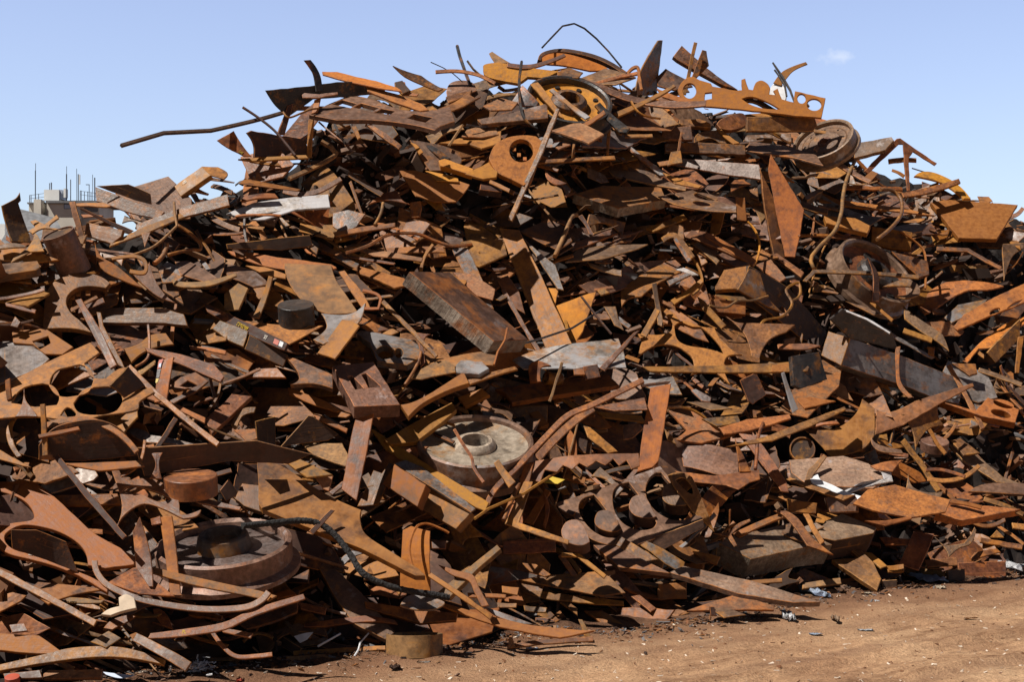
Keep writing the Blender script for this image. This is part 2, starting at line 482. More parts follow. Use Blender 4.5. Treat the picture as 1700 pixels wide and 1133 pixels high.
def tube_mesh(name, pts, rad, sides, flat=1.0, rough=0.0):
    bm = bmesh.new()
    rings, up = [], None
    n = len(pts)
    for i, p in enumerate(pts):
        t = (pts[min(n - 1, i + 1)] - pts[max(0, i - 1)]).normalized()
        if up is None:
            up = t.cross(Vector((0.3, -0.8, 0.52))).normalized()
        up = (up - t * up.dot(t)).normalized()
        sd = t.cross(up)
        r = rad * (1 + rng.uniform(-rough, rough))
        rings.append([bm.verts.new(p + (up * math.cos(a) + sd * math.sin(a) * flat) * r) for a in (2 * math.pi * (j + 0.5) / sides for j in range(sides))])
    for a, b in zip(rings, rings[1:]):
        for j in range(sides):
            f = bm.faces.new((a[j], a[(j + 1) % sides], b[(j + 1) % sides], b[j]))
            f.smooth = sides > 5
    bm.faces.new(rings[0][::-1]); bm.faces.new(rings[-1])
    bmesh.ops.recalc_face_normals(bm, faces=bm.faces)
    me = bpy.data.meshes.new(name)
    bm.to_mesh(me); bm.free()
    return me
def T(name, label, mat, rad, path, off=6, sides=6, slope=0.0, flat=1.0, rough=0.0, ref=None, traced=True, cat=None, group=None, sub=1):
    """a bar, rod, wire or hose; path and radius in photo pixels"""
    p = parse(path, False) if isinstance(path, str) else path
    n = len(p)
    if traced:
        ds = [depth(*q) - off / 100 + slope * i / max(1, n - 1) for i, q in enumerate(p)]
    else:
        c = p[n // 2]
        base = depth(*c) - off / 100
        ds = [base + slope * (i / max(1, n - 1) - 0.5) for i in range(n)]
    zz, dd = [], []
    for (a, da), (b, db) in zip(zip(p, ds), list(zip(p, ds))[1:]):
        for i in range(12):
            t = i / 12
            u, v = a[0] + (b[0] - a[0]) * t, a[1] + (b[1] - a[1]) * t
            x, y = int(u / 2), int(v / 2)
            if 0 <= x < ZW and 0 <= y < ZH:
                zz.append(zb[y, x]); dd.append(da + (db - da) * t)
    f = settle([(np.array(zz), np.array(dd))], traced) if zz else 1.0
    if not traced and f > 1.05: return None
    w = [EYEV + ray(*q) * (d * f) for q, d in zip(p, ds)]
    s = ds[n // 2] * f / F
    o0 = w[n // 2]
    pts = [x - o0 for x in w]
    if sub > 1:
        q = []
        for a, b in zip(pts, pts[1:]): q += [a.lerp(b, i / sub) for i in range(sub)]
        pts = q + [pts[-1]]
    me = tube_mesh(name, pts, rad * s, sides, flat, rough)
    o = link(name, me, [M[mat]], Matrix.Translation(o0))
    tag(o, label, cat or name.replace("_", " "), group)
    if traced: INFO[o.name] = (p[n // 2], label)
    if ref: REFS.append((p[n // 2], ref))
    rib = ribbon(p, rad * 2)
    for z in ((zb, zf) if traced else (zf,)):
        for (a, da), (b, db) in zip(zip(p, ds), list(zip(p, ds))[1:]):
            got = raster(ribbon([a, b], max(2.5, rad * 2)))
            if got is None: continue
            y0, x0, k = got
            q = z[y0:y0 + k.shape[0], x0:x0 + k.shape[1]]
            q[k] = np.minimum(q[k], min(da, db) * f)
            if z is zf: MASK.setdefault(o.name, []).append((y0, x0, k, np.full(k.shape, min(da, db) * f)))
    return o

def lathe_mesh(name, prof, Rm, seg=56, close=False):
    """prof: (radius, height) in units of Rm, turned about z"""
    bm = bmesh.new()
    rings = []
    for r, h in prof:
        if r < 1e-6: rings.append([bm.verts.new((0, 0, h * Rm))])
        else: rings.append([bm.verts.new((r * Rm * math.cos(2 * math.pi * j / seg), r * Rm * math.sin(2 * math.pi * j / seg), h * Rm)) for j in range(seg)])
    prs = list(zip(rings, rings[1:])) + ([(rings[-1], rings[0])] if close else [])
    for a, b in prs:
        for j in range(seg):
            k = (j + 1) % seg
            if len(a) == 1 and len(b) == 1: continue
            if len(a) == 1: f = bm.faces.new((a[0], b[j], b[k]))
            elif len(b) == 1: f = bm.faces.new((a[j], b[0], a[k]))
            else: f = bm.faces.new((a[j], b[j], b[k], a[k]))
            f.smooth = True
    bmesh.ops.recalc_face_normals(bm, faces=bm.faces)
    for e in bm.edges:
        if len(e.link_faces) == 2 and e.link_faces[0].normal.angle(e.link_faces[1].normal, 0) > R(28): e.smooth = False
    me = bpy.data.meshes.new(name)
    bm.to_mesh(me); bm.free()
    return me
def W(name, label, c, rad, az, el, parts, ref=None, off=0, cat=None, spin=0):
    """a turned piece: c = photo pixel of its axis at height 0, rad = its radius in photo pixels; parts: (name, material, profile, closed)"""
    n = nrm(az, el)
    d0 = depth(*c) - off / 100
    p0 = EYEV + ray(*c) * d0
    ex = n.cross(Vector((0, 0, 1))).normalized()
    ey = n.cross(ex)
    s = d0 / F
    ring = [proj(p0 + (ex * math.cos(a) + ey * math.sin(a)) * rad * s) for a in (2 * math.pi * i / 32 for i in range(32))]
    got = raster(ring)
    f = 1.0
    if got is not None and got[2].any():
        y0, x0, k = got
        D = plane_depth(n, p0, y0, x0, k.shape)
        f = settle([(zb[y0:y0 + k.shape[0], x0:x0 + k.shape[1]][k], D[k])], True)
        p0 = EYEV + (p0 - EYEV) * f; d0 *= f; s = d0 / F
        low = min(q[1] for pt in parts for q in pt[2])
        for dz in (0.0, low):
            r2 = [proj(p0 + n * dz * rad * s + (ex * math.cos(a) + ey * math.sin(a)) * rad * s) for a in (2 * math.pi * i / 32 for i in range(32))]
            g2 = raster(r2)
            if g2 is None: continue
            y0, x0, k = g2
            D = plane_depth(n, p0 + n * dz * rad * s, y0, x0, k.shape)
            for z in (zb, zf):
                q = z[y0:y0 + k.shape[0], x0:x0 + k.shape[1]]
                q[k] = np.minimum(q[k], D[k])
    mw = frame(n, ex, p0)
    if len(parts) == 1:
        o = link(name, lathe_mesh(name, parts[0][2], rad * s, close=parts[0][3]), [M[parts[0][1]]], mw)
    else:
        o = empty(name, mw)
        for pn, mt, prof, cl in parts:
            link(pn, lathe_mesh(pn, prof, rad * s, close=cl), [M[mt]], mw, o)
        if len(parts) == 3: o["size_m"] = rad * s
    tag(o, label, cat or name.replace("_", " "))
    INFO[o.name] = (c, label)
    if ref: REFS.append((c, ref))
    o_frame[o.name] = (n, p0, None)
    return o
def holes(wheel, count, ring_r, hole_r, h, a0=0.0, name="bolt_hole_shade"):
    """bolt holes round a wheel's face: short black plugs coloured as the shade in the holes"""
    rad = wheel["size_m"]
    del wheel["size_m"]
    for i in range(count):
        a = a0 + 2 * math.pi * i / count
        mw = WM[wheel.name] @ Matrix.Translation((ring_r * rad * math.cos(a), ring_r * rad * math.sin(a), h * rad))
        link(name, lathe_mesh(name, [(0, 0.004), (hole_r * 0.8, 0.004), (hole_r, 0.012), (hole_r * 1.12, 0.0), (hole_r * 1.12, -0.03), (0, -0.03)], rad, 16), [M["core"]], mw, wheel)  # black plug colour stands in for the dark of an open hole
def text(parent, string, u, v, size, ang, mat, squash=0.6, name="chalk_marking"):
    """writing on a piece, lying on its face: photo pixel of its middle, letter height in photo pixels, turn in degrees on the picture"""
    n, p0, hit = o_frame[parent.name]
    a = R(ang)
    p = hit(u, v); q = hit(u + 10 * math.cos(a), v + 10 * math.sin(a))
    cu = bpy.data.curves.new("lettering", "FONT")
    cu.body, cu.align_x, cu.align_y = string, "CENTER", "CENTER"
    cu.size = 1.0; cu.offset = 0.006; cu.extrude = 0.01
    tmp = bpy.data.objects.new("lettering", cu)
    col.objects.link(tmp)
    dg = bpy.context.evaluated_depsgraph_get()
    me = bpy.data.meshes.new_from_object(tmp.evaluated_get(dg))
    bpy.data.objects.remove(tmp)
    s = (p - EYEV).length / F * size
    for vtx in me.vertices: vtx.co = Vector((vtx.co.x * s * squash, vtx.co.y * s, vtx.co.z * 0.2 + 0.003))
    up = n
    mw = frame(up, (q - p), p)
    me.materials.clear()
    return link(name, me, [M[mat]], mw, parent)

# ---------------------------------------------------------------- ground
SKYLINE = [(-60, 400), (0, 388), (60, 394), (110, 372), (150, 342), (230, 334), (290, 312), (340, 294), (380, 270), (420, 256), (480, 228), (505, 190), (540, 156), (640, 140), (720, 146), (800, 122), (870, 115), (940, 104), (1040, 116), (1090, 140), (1130, 138), (1240, 158), (1340, 172), (1400, 208), (1425, 245), (1480, 258), (1510, 272), (1560, 290), (1600, 312), (1650, 328), (1680, 336), (1760, 350)]
TOEV = [(-80, 1180), (200, 1125), (350, 1106), (540, 1092), (640, 1085), (780, 1066), (1000, 1052), (1200, 1026), (1370, 990), (1480, 978), (1600, 962), (1780, 945)]
VOIDS = [parse(q) for q in (
    "600,290 660,290 690,330 760,345 850,290 850,360 790,375 720,372 600,372", "1020,362 1150,350 1270,400 1260,420 1130,372 1030,385", "1330,395 1370,420 1350,500 1290,430",
    "610,480 680,475 740,560 680,560", "280,345 370,350 380,420 280,420", "490,600 470,640 330,690 340,720 280,700", "150,730 420,745 430,790 200,790",
    "640,850 740,880 660,960 560,900", "840,850 950,870 930,890 840,890", "1380,460 1520,500 1540,560 1420,540", "1540,400 1660,440 1660,475 1560,470",
    "1330,900 1500,890 1520,930 1380,960", "1250,925 1390,925 1380,960 1250,960", "1450,860 1600,870 1590,930 1460,930", "1120,640 1230,645 1240,690 1140,690",
    "1590,740 1700,760 1700,800 1660,790", "500,940 540,940 580,1010 520,1000", "700,500 720,480 800,570 790,600 690,560", "500,240 600,230 680,290 600,300 520,280", "860,350 950,330 960,355 880,365",
    "1240,660 1380,650 1420,690 1290,700", "40,905 130,945 170,985 60,960", "0,960 90,1010 180,1050 60,1045", "1130,590 1060,590 1070,610 1150,615", "1360,500 1480,520 1400,545 1350,530", "930,440 1030,440 1030,500 960,480", "1030,445 1030,500 1060,490 1080,520 1040,560 980,470", "520,160 500,230 560,230 540,200", "590,215 700,215 760,300 690,300 640,260", "60,485 110,480 70,560 20,540", "260,545 340,560 350,600 290,590", "390,600 470,615 460,660 400,650", "200,700 330,690 420,735 230,740", "950,850 1000,900 980,940 930,930", "1180,830 1250,830 1240,880 1190,880", "1500,560 1600,585 1680,600 1660,640 1560,620", "620,800 640,850 590,880 570,840", "1300,520 1360,500 1420,560 1370,600 1320,580")]
def inside(poly, x, y):
    k = False
    for (ax, ay), (bx, by) in zip(poly, poly[1:] + poly[:1]):
        if (ay > y) != (by > y) and x < (bx - ax) * (y - ay) / (by - ay) + ax: k = not k
    return k
def interp(tab, x):
    for (a, p), (b, q) in zip(tab, tab[1:]):
        if a <= x <= b: return p + (q - p) * (x - a) / (b - a)
    return tab[0][1] if x < tab[0][0] else tab[-1][1]
from mathutils import noise as mnoise
def dirt_h(x, y):
    f = math.exp(-((y - TOE - LEAN * x) ** 2) / 1.2)
    h = 0.030 * mnoise.fractal(Vector((x * 1.3, y * 1.3, 0)), 1.0, 2.0, 4) + 0.012 * mnoise.noise(Vector((x * 9, y * 9, 3)))
    q = y - 0.66 * x + 0.12 * mnoise.noise(Vector((x * 0.5, y * 0.5, 9)))
    rut = sum(d * math.exp(-((q - c) / w) ** 2) for c, w, d in ((6.55, 0.10, -0.030), (6.72, 0.06, 0.022), (7.15, 0.11, -0.034), (7.34, 0.06, 0.024), (7.95, 0.13, -0.022), (8.15, 0.07, 0.015)))
    rut *= 1.0 + 0.6 * mnoise.noise(Vector((x * 2.5, y * 2.5, 7))) + 0.3 * math.sin((x + 0.66 * y) * 28.0)
    return h + 0.6 * rut + 0.03 * f * mnoise.noise(Vector((x * 5, y * 5, 1)))
bm = bmesh.new()
xs = [-1500, -300, -60, -20, -9] + [-5.5 + 0.05 * i for i in range(241)] + [10, 20, 60, 300, 1500]
ys = [-60, -20, -5, 2] + [5.0 + 0.05 * i for i in range(180)] + [16, 22, 40, 90, 200, 500, 3000]
grid = [[bm.verts.new((x, y, dirt_h(x, y) if -6 < x < 7 and 4.9 < y < 14.1 else 0.0)) for x in xs] for y in ys]
for a, b in zip(grid, grid[1:]):
    for i in range(len(xs) - 1):
        bm.faces.new((a[i], a[i + 1], b[i + 1], b[i])).smooth = True
me = bpy.data.meshes.new("ground"); bm.to_mesh(me); bm.free()
m, t, b = nodes("yard_dirt")
tc = add(t, "ShaderNodeTexCoord")
def gn(scale, detail=8, ro=0.65, st=None):
    n = add(t, "ShaderNodeTexNoise", i_Scale=scale, i_Detail=detail, i_Roughness=ro)
    if st:
        mp = add(t, "ShaderNodeMapping"); mp.vector_type = "TEXTURE"; mp.inputs["Scale"].default_value = tuple(1 / q for q in st); mp.inputs["Rotation"].default_value = (0, 0, math.atan(0.66))
        t.links.new(tc.outputs["Object"], mp.inputs[0]); t.links.new(mp.outputs[0], n.inputs["Vector"])
    else: t.links.new(tc.outputs["Object"], n.inputs["Vector"])
    return n.outputs[0]
g1, g2, g3, g4 = gn(0.9), gn(9, 9, 0.75), gn(1.0, 8, 0.7, (0.7, 5.5, 1)), gn(55, 4, 0.7)
c = ramp(t, g1, [(0.3, (0.36, 0.200, 0.113)), (0.5, (0.51, 0.310, 0.180)), (0.7, (0.62, 0.41, 0.250))])
c = mixc(t, 0.75, c, ramp(t, g3, [(0.36, (0.50, 0.42, 0.38)), (0.47, (0.92, 0.9, 0.88)), (0.62, (1.15, 1.13, 1.1))]), "MULTIPLY")
c = mixc(t, 0.8, c, ramp(t, g2, [(0.32, (0.55, 0.48, 0.44)), (0.5, (1, 1, 1)), (0.68, (1.2, 1.18, 1.16))]), "MULTIPLY")
c = mixc(t, 0.55, c, ramp(t, g4, [(0.36, (0.55, 0.5, 0.48)), (0.5, (1, 1, 1)), (0.66, (1.3, 1.3, 1.3))]), "MULTIPLY")
# wheel tracks running past the heap
tq = add(t, "ShaderNodeSeparateXYZ"); t.links.new(tc.outputs["Object"], tq.inputs[0])
q1 = add(t, "ShaderNodeMath", operation="MULTIPLY_ADD", i_1=-0.66); t.links.new(tq.outputs[0], q1.inputs[0]); t.links.new(tq.outputs[1], q1.inputs[2])
q2 = add(t, "ShaderNodeMath", operation="MULTIPLY_ADD", i_1=0.35); t.links.new(g1, q2.inputs[0]); t.links.new(q1.outputs[0], q2.inputs[2])
q3 = add(t, "ShaderNodeMath", operation="PINGPONG", i_1=0.42); t.links.new(q2.outputs[0], q3.inputs[0])
tm = add(t, "ShaderNodeMath", operation="MULTIPLY"); t.links.new(ramp(t, q3.outputs[0], [(0.05, 0.45), (0.13, 0.0)]), tm.inputs[0]); t.links.new(ramp(t, g3, [(0.42, 0.1), (0.56, 1.0)]), tm.inputs[1])
c = mixc(t, tm.outputs[0], c, (0.19, 0.100, 0.064))
# rust crumbs trodden into the dirt beside the scrap
sp = add(t, "ShaderNodeSeparateXYZ"); t.links.new(tc.outputs["Object"], sp.inputs[0])
k1 = add(t, "ShaderNodeMath", operation="MULTIPLY_ADD", i_1=-LEAN, i_2=-TOE); t.links.new(sp.outputs[0], k1.inputs[0])
k2 = add(t, "ShaderNodeMath", operation="ADD"); t.links.new(sp.outputs[1], k2.inputs[0]); t.links.new(k1.outputs[0], k2.inputs[1])
k3 = add(t, "ShaderNodeMath", operation="MULTIPLY_ADD", i_1=1.6, i_2=0.0); t.links.new(g2, k3.inputs[0])
k4 = add(t, "ShaderNodeMath", operation="ADD"); t.links.new(k2.outputs[0], k4.inputs[0]); t.links.new(k3.outputs[0], k4.inputs[1])
c = mixc(t, ramp(t, k4.outputs[0], [(-0.0, 0.0), (0.55, 0.75)]), c, (0.15, 0.076, 0.044))
k5 = add(t, "ShaderNodeMath", operation="ADD", i_1=0.75); t.links.new(k4.outputs[0], k5.inputs[0])
c = mixc(t, ramp(t, k5.outputs[0], [(0.0, 0.0), (0.9, 0.55)]), c, (0.25, 0.125, 0.070))
c = mixc(t, ramp(t, k4.outputs[0], [(0.5, 0.0), (1.0, 0.9)]), c, (0.07, 0.035, 0.022))
t.links.new(c, b.inputs["Base Color"])
b.inputs["Roughness"].default_value = 0.95; b.inputs["Specular IOR Level"].default_value = 0.15
bp = add(t, "ShaderNodeBump", i_Strength=0.9, i_Distance=0.028)
gm = add(t, "ShaderNodeMath", operation="ADD"); t.links.new(g2, gm.inputs[0]); t.links.new(g4, gm.inputs[1])
t.links.new(gm.outputs[0], bp.inputs["Height"]); t.links.new(bp.outputs[0], b.inputs["Normal"])
M["ground"] = m
tag(link("ground", me, [m]), "pinkish brown trodden yard dirt", None, None, "structure")

# ---------------------------------------------------------------- the dark inside of the heap
def height(x, y, sink=0.0):
    """top of the heap's inner mass: a bank rising from the toe line to the ridge, then falling away behind"""
    s = y - TOE - LEAN * x
    zr = interp(RIDGE, x) - 0.14 * min(1.0, sink / 0.5)
    return min(s / BACK - sink, zr - max(0.0, s - (zr + sink) * BACK) * 0.75)
RIDGE = []
for u, v in SKYLINE:
    p = at(u, v); RIDGE.append((p.x, p.z))
bm = bmesh.new()
NX, NY = 150, 130
rows = []
nn_ = Vector((-LEAN, 1, -BACK)).normalized()
for j in range(NY):
    row = []
    for i in range(NX):
        x = -5.2 + 13.5 * i / (NX - 1)
        s = -0.4 + 11.5 * j / (NY - 1)
        y = TOE + LEAN * x + s
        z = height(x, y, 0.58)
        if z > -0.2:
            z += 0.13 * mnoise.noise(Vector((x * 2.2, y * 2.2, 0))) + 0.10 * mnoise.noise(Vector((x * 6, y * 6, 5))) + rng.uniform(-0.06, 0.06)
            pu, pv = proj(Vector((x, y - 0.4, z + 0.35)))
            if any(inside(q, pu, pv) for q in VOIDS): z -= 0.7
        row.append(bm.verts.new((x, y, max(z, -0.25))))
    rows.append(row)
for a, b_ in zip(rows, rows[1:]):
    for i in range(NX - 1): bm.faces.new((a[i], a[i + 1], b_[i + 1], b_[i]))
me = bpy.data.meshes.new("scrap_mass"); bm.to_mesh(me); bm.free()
tag(link("scrap_mass", me, [M["core"]]), "dark mass of oxide dirt and crumbled scrap, near black for the shade inside the heap", None, None, "stuff")

# ---------------------------------------------------------------- the tower and roofs far behind
def bw(u, v, d): return Vector(((u - U0) / F * d, d, EYE + (VH - v) / F * d))
def box(name, parent, mat, u0, u1, v0, v1, d, deep, turn=0.0, z0=None):
    a, b = bw(u0, v0, d), bw(u1, v1, d)
    zt, zl = a.z, (b.z if z0 is None else z0)
    bm = bmesh.new()
    bmesh.ops.create_cube(bm, size=1)
    for v_ in bm.verts: v_.co = Vector((v_.co.x * (b.x - a.x), v_.co.y * deep, v_.co.z * (zt - zl)))
    me = bpy.data.meshes.new(name); bm.to_mesh(me); bm.free()
    mw = Matrix.Translation(((a.x + b.x) / 2, d + deep / 2, (zt + zl) / 2)) @ Matrix.Rotation(turn, 4, "Z")
    return link(name, me, [M[mat]], mw, parent)
D = 150.0
tower = empty("concrete_tower", Matrix.Translation((bw(110, 600, D).x, D, 0)))
tag(tower, "pale concrete tower with railings and antennas on its flat roof", "building")
box("wall", tower, "concrete", 78, 133, 338, 380, D, 6.0, 0.0, 0.0)
box("wall", tower, "concrete", 133.05, 165, 339, 380, D + 0.6, 5.4, 0.0, 0.0)["label"] = "recessed bay of the tower wall"
box("wall", tower, "concrete", 48, 77.9, 338, 380, D + 0.9, 4.5, 0.0, 0.0)
box("chimney", tower, "concrete", 56, 68, 331, 380, D - 0.4, 1.2, 0.0, 0.0)
box("roof", tower, "slate", 76, 168, 333, 337, D - 0.5, 7.2)
box("roof", tower, "slate", 45, 76, 336, 338.5, D + 0.6, 5.0)
w_ = box("window", tower, "mast", 106, 118, 338.5, 347, D - 0.03, 0.1)
box("pane", w_, "blue", 107, 117, 339.5, 346, D - 0.06, 0.05)
w_ = box("window", tower, "mast", 140, 162, 341, 352, D + 0.55, 0.1)
box("pane", w_, "slate", 141, 161, 342, 351, D + 0.50, 0.05)
box("roof_cabinet", tower, "wcab", 73, 98, 315, 333, D + 1, 2.0)
box("roof_cabinet", tower, "blue", 99, 103, 315, 331, D + 1.2, 1.8)
box("roof_cabinet", tower, "wcab", 105.5, 109, 313, 328, D + 1.2, 0.8)
for u, v, w, mt in ((58.5, 283, 1.1, "mast"), (82, 304, 0.8, "mast"), (85, 303, 1.6, "mast"), (110.2, 289, 1.4, "mast"), (117, 298, 1.0, "mast"), (129.6, 289, 1.2, "mast"), (132, 290, 1.8, "wcab"), (147.8, 306, 0.7, "mast"), (157, 295, 1.5, "mast"), (58.8, 271, 0.35, "mast"), (110.3, 276, 0.35, "mast"), (127, 280, 0.35, "mast"), (153.5, 290, 0.4, "mast")):
    box("antenna", tower, mt, u - w / 2, u + w / 2, v, (306 if mt == "wcab" else 333), D + 1.5, 0.12)
box("roof_lamp", tower, "mast", 142.5, 148.3, 306, 307.2, D + 1.5, 0.1)
def rail(u0, v0, u1, v1, w, d):
    a, b = bw(u0, v0, d), bw(u1, v1, d)
    n = (b - a).normalized(); s = n.cross(Vector((0, 1, 0))) * w / 2
    q = [bm.verts.new(p + e * k + Vector((0, f, 0))) for p in (a, b) for e, k, f in ((s, 1, 0), (s, -1, 0), (s, -1, w), (s, 1, w))]
    for f in ((0, 1, 5, 4), (1, 2, 6, 5), (2, 3, 7, 6), (3, 0, 4, 7)): bm.faces.new([q[i] for i in f])
for rails, posts in ((((49, 324.5, 74, 321), (49, 330, 74, 327)), ((49, 324, 337), (51.5, 324, 337), (64, 322, 335))), (((133, 317, 160, 321), (133, 323, 160, 327)), ((133, 316.5, 333), (134.8, 316.5, 333), (140, 318, 333), (145.5, 318, 333), (151, 319, 333), (158, 320, 334)))):
    bm = bmesh.new()
    for a in rails: rail(*a, 0.04, D + 1.1)
    for u, v, q in posts: rail(u, v, u, q, 0.06, D + 1.1)
    me = bpy.data.meshes.new("railing"); bm.to_mesh(me); bm.free()
    link("railing", me, [M["mast"]], Matrix(), tower)
d2 = 110.0
house = empty("slate_house", Matrix.Translation((bw(40, 600, d2).x, d2, 0)))
tag(house, "lower building with a grey slate roof and pale gable in front of the tower", "building")
bm = bmesh.new()
rv = [bm.verts.new(p) for p in (bw(33, 347, d2 + 4), bw(92, 362, d2 + 4), bw(112, 398, d2), bw(50, 420, d2 - 2), bw(-10, 420, d2 - 2))]
rb = [bm.verts.new(v_.co - Vector((0, 0, 0.25))) for v_ in rv]
bm.faces.new(rv); bm.faces.new(rb[::-1])
for i in range(5): bm.faces.new((rv[i], rb[i], rb[(i + 1) % 5], rv[(i + 1) % 5]))
bmesh.ops.recalc_face_normals(bm, faces=bm.faces)
me = bpy.data.meshes.new("roof"); bm.to_mesh(me); bm.free()
link("roof", me, [M["slate"]], Matrix(), house)
box("wall", house, "concrete", -20, 108, 400, 420, d2 + 2, 5.0, 0.0, 0.0)
gb = box("wall", house, "wcab", -15, 8, 372, 420, d2 + 6, 4.0, 0.0, 0.0)
gb["label"] = "pale gable wall"

# ---------------------------------------------------------------- the scrap, piece by piece: upper edge of the heap first, foot of the heap last
SP, FB, BE, RD, WI, OC, ST, BL, BR = "steel_plate", "flat_bar", "steel_beam", "bent_rod", "wire", "plate_offcut", "bent_strip", "steel_block", "bracket"
T(RD, "long bent square rod sticking far out of the heap towards the distant tower", "d", 3.6, "201,242 272,221 350,217 ~420,201 470,187 500,178", off=10, sides=4, sub=3, ref="long bent rod pointing at the tower")
# --- far shoulder by the tower
P(SP, "dark plate with a curled top edge, standing upright before the slate roof", "d", "2,342 ~18,334 ~26,329 31,321 34,334 30,338 48,390 50,405 18,402", 4, 40, 10, ref="curled upright plate by the slate roof")
P(OC, "orange wishbone-shaped offcut lying in front of the slate roof", "o", "46,384 58,376 50,367 59,365 74,372 94,356 98,362 ~82,376 105,380 103,385 ~74,379 55,388", 4, 0, 40)
P("channel_section", "open brown channel section on the skyline beside the concrete tower", "u", "158,310 230,337 273,352 262,364 210,352 160,334", 5, -8, 22, ref="open channel beside the concrete tower")
P(SP, "dark sheet giving the shaded inside of the open channel on the skyline", "d", "160,309 213,306 250,322 252,340 225,333", 3, 15, -8)  # dark colour stands in for the shade inside the channel
P(FB, "thin orange bar ending at the foot of the concrete tower", "o", "114,337 172,336 185,342 178,344 118,341", 4, 0, 40)
cbx = P(BL, "brown box-shaped block with chalk scribbles on the long slope below the bent rod", "r", "289,309 335,276 350,291 300,326", 10, -20, 30, ref="chalk-scribbled box on the upper slope")
text(cbx, "-100", 306, 304, 8, -38, "chalk")
P(OC, "small orange tab in front of the chalk-scribbled box's high end", "o", "335,276 362,277 ~378,287 372,297 350,291", 4, 10, 50)
fbr = P(BR, "flared bracket with yellow chalk, under the tip region of the long bent rod", "r", "360,233 388,217 ~396,231 ~407,247 418,260 405,260 375,244", 4, 8, 12)
text(fbr, "2x45", 400, 253, 6, 38, "ychalk")
P(SP, "dark plate with a deep concave edge, right of the flared chalked bracket", "d", "408,221 416,217 450,222 500,231 520,255 500,263 420,262 ~421,246 ~417,233", 5, 48, 4)
P(FB, "flat bar leaning steeply in front of the concrete tower's wall", "r", "113,335 123,334 140,395 138,405 131,395", 4, -20, 10)
P(BL, "brown block with a lit face just below the tower and steep bar", "r", "143,369 204,382 201,393 185,405 140,390", 8, -10, 22)
P(SP, "dark slanting plate above the brown block below the tower", "d", "130,346 140,347 222,384 214,388 180,372", 4, 20, 15)
P(BE, "long brown beam with a ribbed end rising from the drum towards the skyline", "u", "225,373 300,345 378,322 381,341 300,362 228,386", 7, -5, 35, ref="long ribbed-end beam")
P(FB, "orange flat bar running along the lower edge of the ribbed-end beam", "o", "181,408 183,402 240,376 300,353 306,359 250,384", 5, 0, 45)
P(OC, "small spike-shaped offcut hanging under the orange bar near the ribbed-end beam", "r", "234,387 250,385 240,411", 3, 0, 25)
T(RD, "thin rusty rod bowed in a shallow arc under the ribbed-end beam", "t", 2.4, "205,429 ~240,417 ~262,405 294,375 290,352 289,336", sides=6)
T(RD, "rod bent in a hook below the ribbed-end beam", "r", 3.2, "294,374 ~316,388 ~332,405 ~331,415 ~315,415 278,424", sides=6)
W("steel_drum", "weathered short steel drum tilted on its side below the tower", (96, 387), 27, -34, 60, [("drum_wall", "u", [(1, 0), (1, -2.7), (0.93, -2.7), (0.93, 0)], True), ("drum_end", "d", [(0, -0.1), (0.92, -0.1), (0.92, -0.16), (0, -0.16)], True)], ref="tilted steel drum")
P(OC, "tan three-armed offcut leaning against the steel drum", "t", "58,386 66,398 73,417 50,418 17,437 22,428 45,412 54,398", 4, -20, 42)
P(FB, "thin curved strip above the tan offcut near the picture's edge", "u", "-5,408 ~15,403 ~35,405 45,410 ~20,411 -5,414", 4, 0, 50)
P(BL, "thick dusty slab cut off by the picture's edge, below the steel drum", "u", "-20,440 62,433 66,444 60,448 -20,460", 14, -5, 58)
# --- the upper corner with the hull-like plate
P(SP, "large blackish hull-shaped plate jutting from the heap over the bent rod", "k", "441,150 515,143 560,136 612,134 640,140 640,155 590,160 520,165 482,192 468,185 ~455,172", 4, 35, -6, ref="blackish hull-shaped plate")  # black colour deepens the shade on this unlit plate
P(BR, "black curved horn standing up above the hull-shaped plate", "k", "505,100 516,99 ~526,112 ~533,128 536,152 525,152 ~521,125 ~514,112", 4, 40, 2)
P(OC, "yellow-orange plate with a serrated long edge beside the black horn", "y", "535,123 560,122 625,134 660,147 668,155 640,149 610,142 536,127", 4, 0, 55)
P(FB, "thick orange bar lying under the serrated yellow plate", "o", "608,143 660,156 700,172 712,182 698,184 660,171 610,151", 6, 0, 50)
P(SP, "tilted brown plate with a folded edge on the skyline", "u", "651,113 700,125 735,150 728,153 700,140 672,128", 4, 20, 34)
P(BL, "small dark box-shaped block under the folded skyline plate", "d", "655,136 668,133 682,150 668,156 656,146", 6, 10, 35)
P(FB, "narrow brown bar inside the hollow of the hull-shaped plate", "u", "500,152 530,156 560,151 561,155 530,162 502,160", 4, 0, 45)
P(OC, "bent yellow-brown sheet folded over beside the folded skyline plate", "o", "663,140 ~672,136 ~676,150 695,156 692,160 668,158", 3, 0, 30)
P("steel_disc", "flat round dusty disc half buried on the skyline near the yellow tray", "u", "741,152 ~747,138 ~765,133 ~785,137 791,150 770,158 742,160", 4, 0, 55)
T(RD, "black straight rod standing up on the skyline near the round dusty disc", "k", 3, "759,76 763,92 772,118 781,142", sides=5)
T(WI, "thin black wire leaning beside the yellow tray", "k", 2, "776,101 786,115 802,129", sides=5)
T(WI, "hair-thin bent wire above the round dusty disc", "k", 0.8, "715,103 735,112 752,122 768,136", sides=4)
S(ST, "bowed rusty strip running from the skyline to the yellow tray", "r", 5, "723,119 ~760,117 ~790,122 ~808,130 822,138", 4, 0, 45)
P(FB, "brown block-like bar end in front of the bowed skyline strip", "r", "740,160 782,148 783,155 745,170", 6, 0, 55)
P(ST, "wide rusty strip curling beneath the round dusty disc", "r", "728,180 ~758,167 778,150 783,148 780,157 ~790,162 798,160 770,176 740,188", 5, 0, 52)
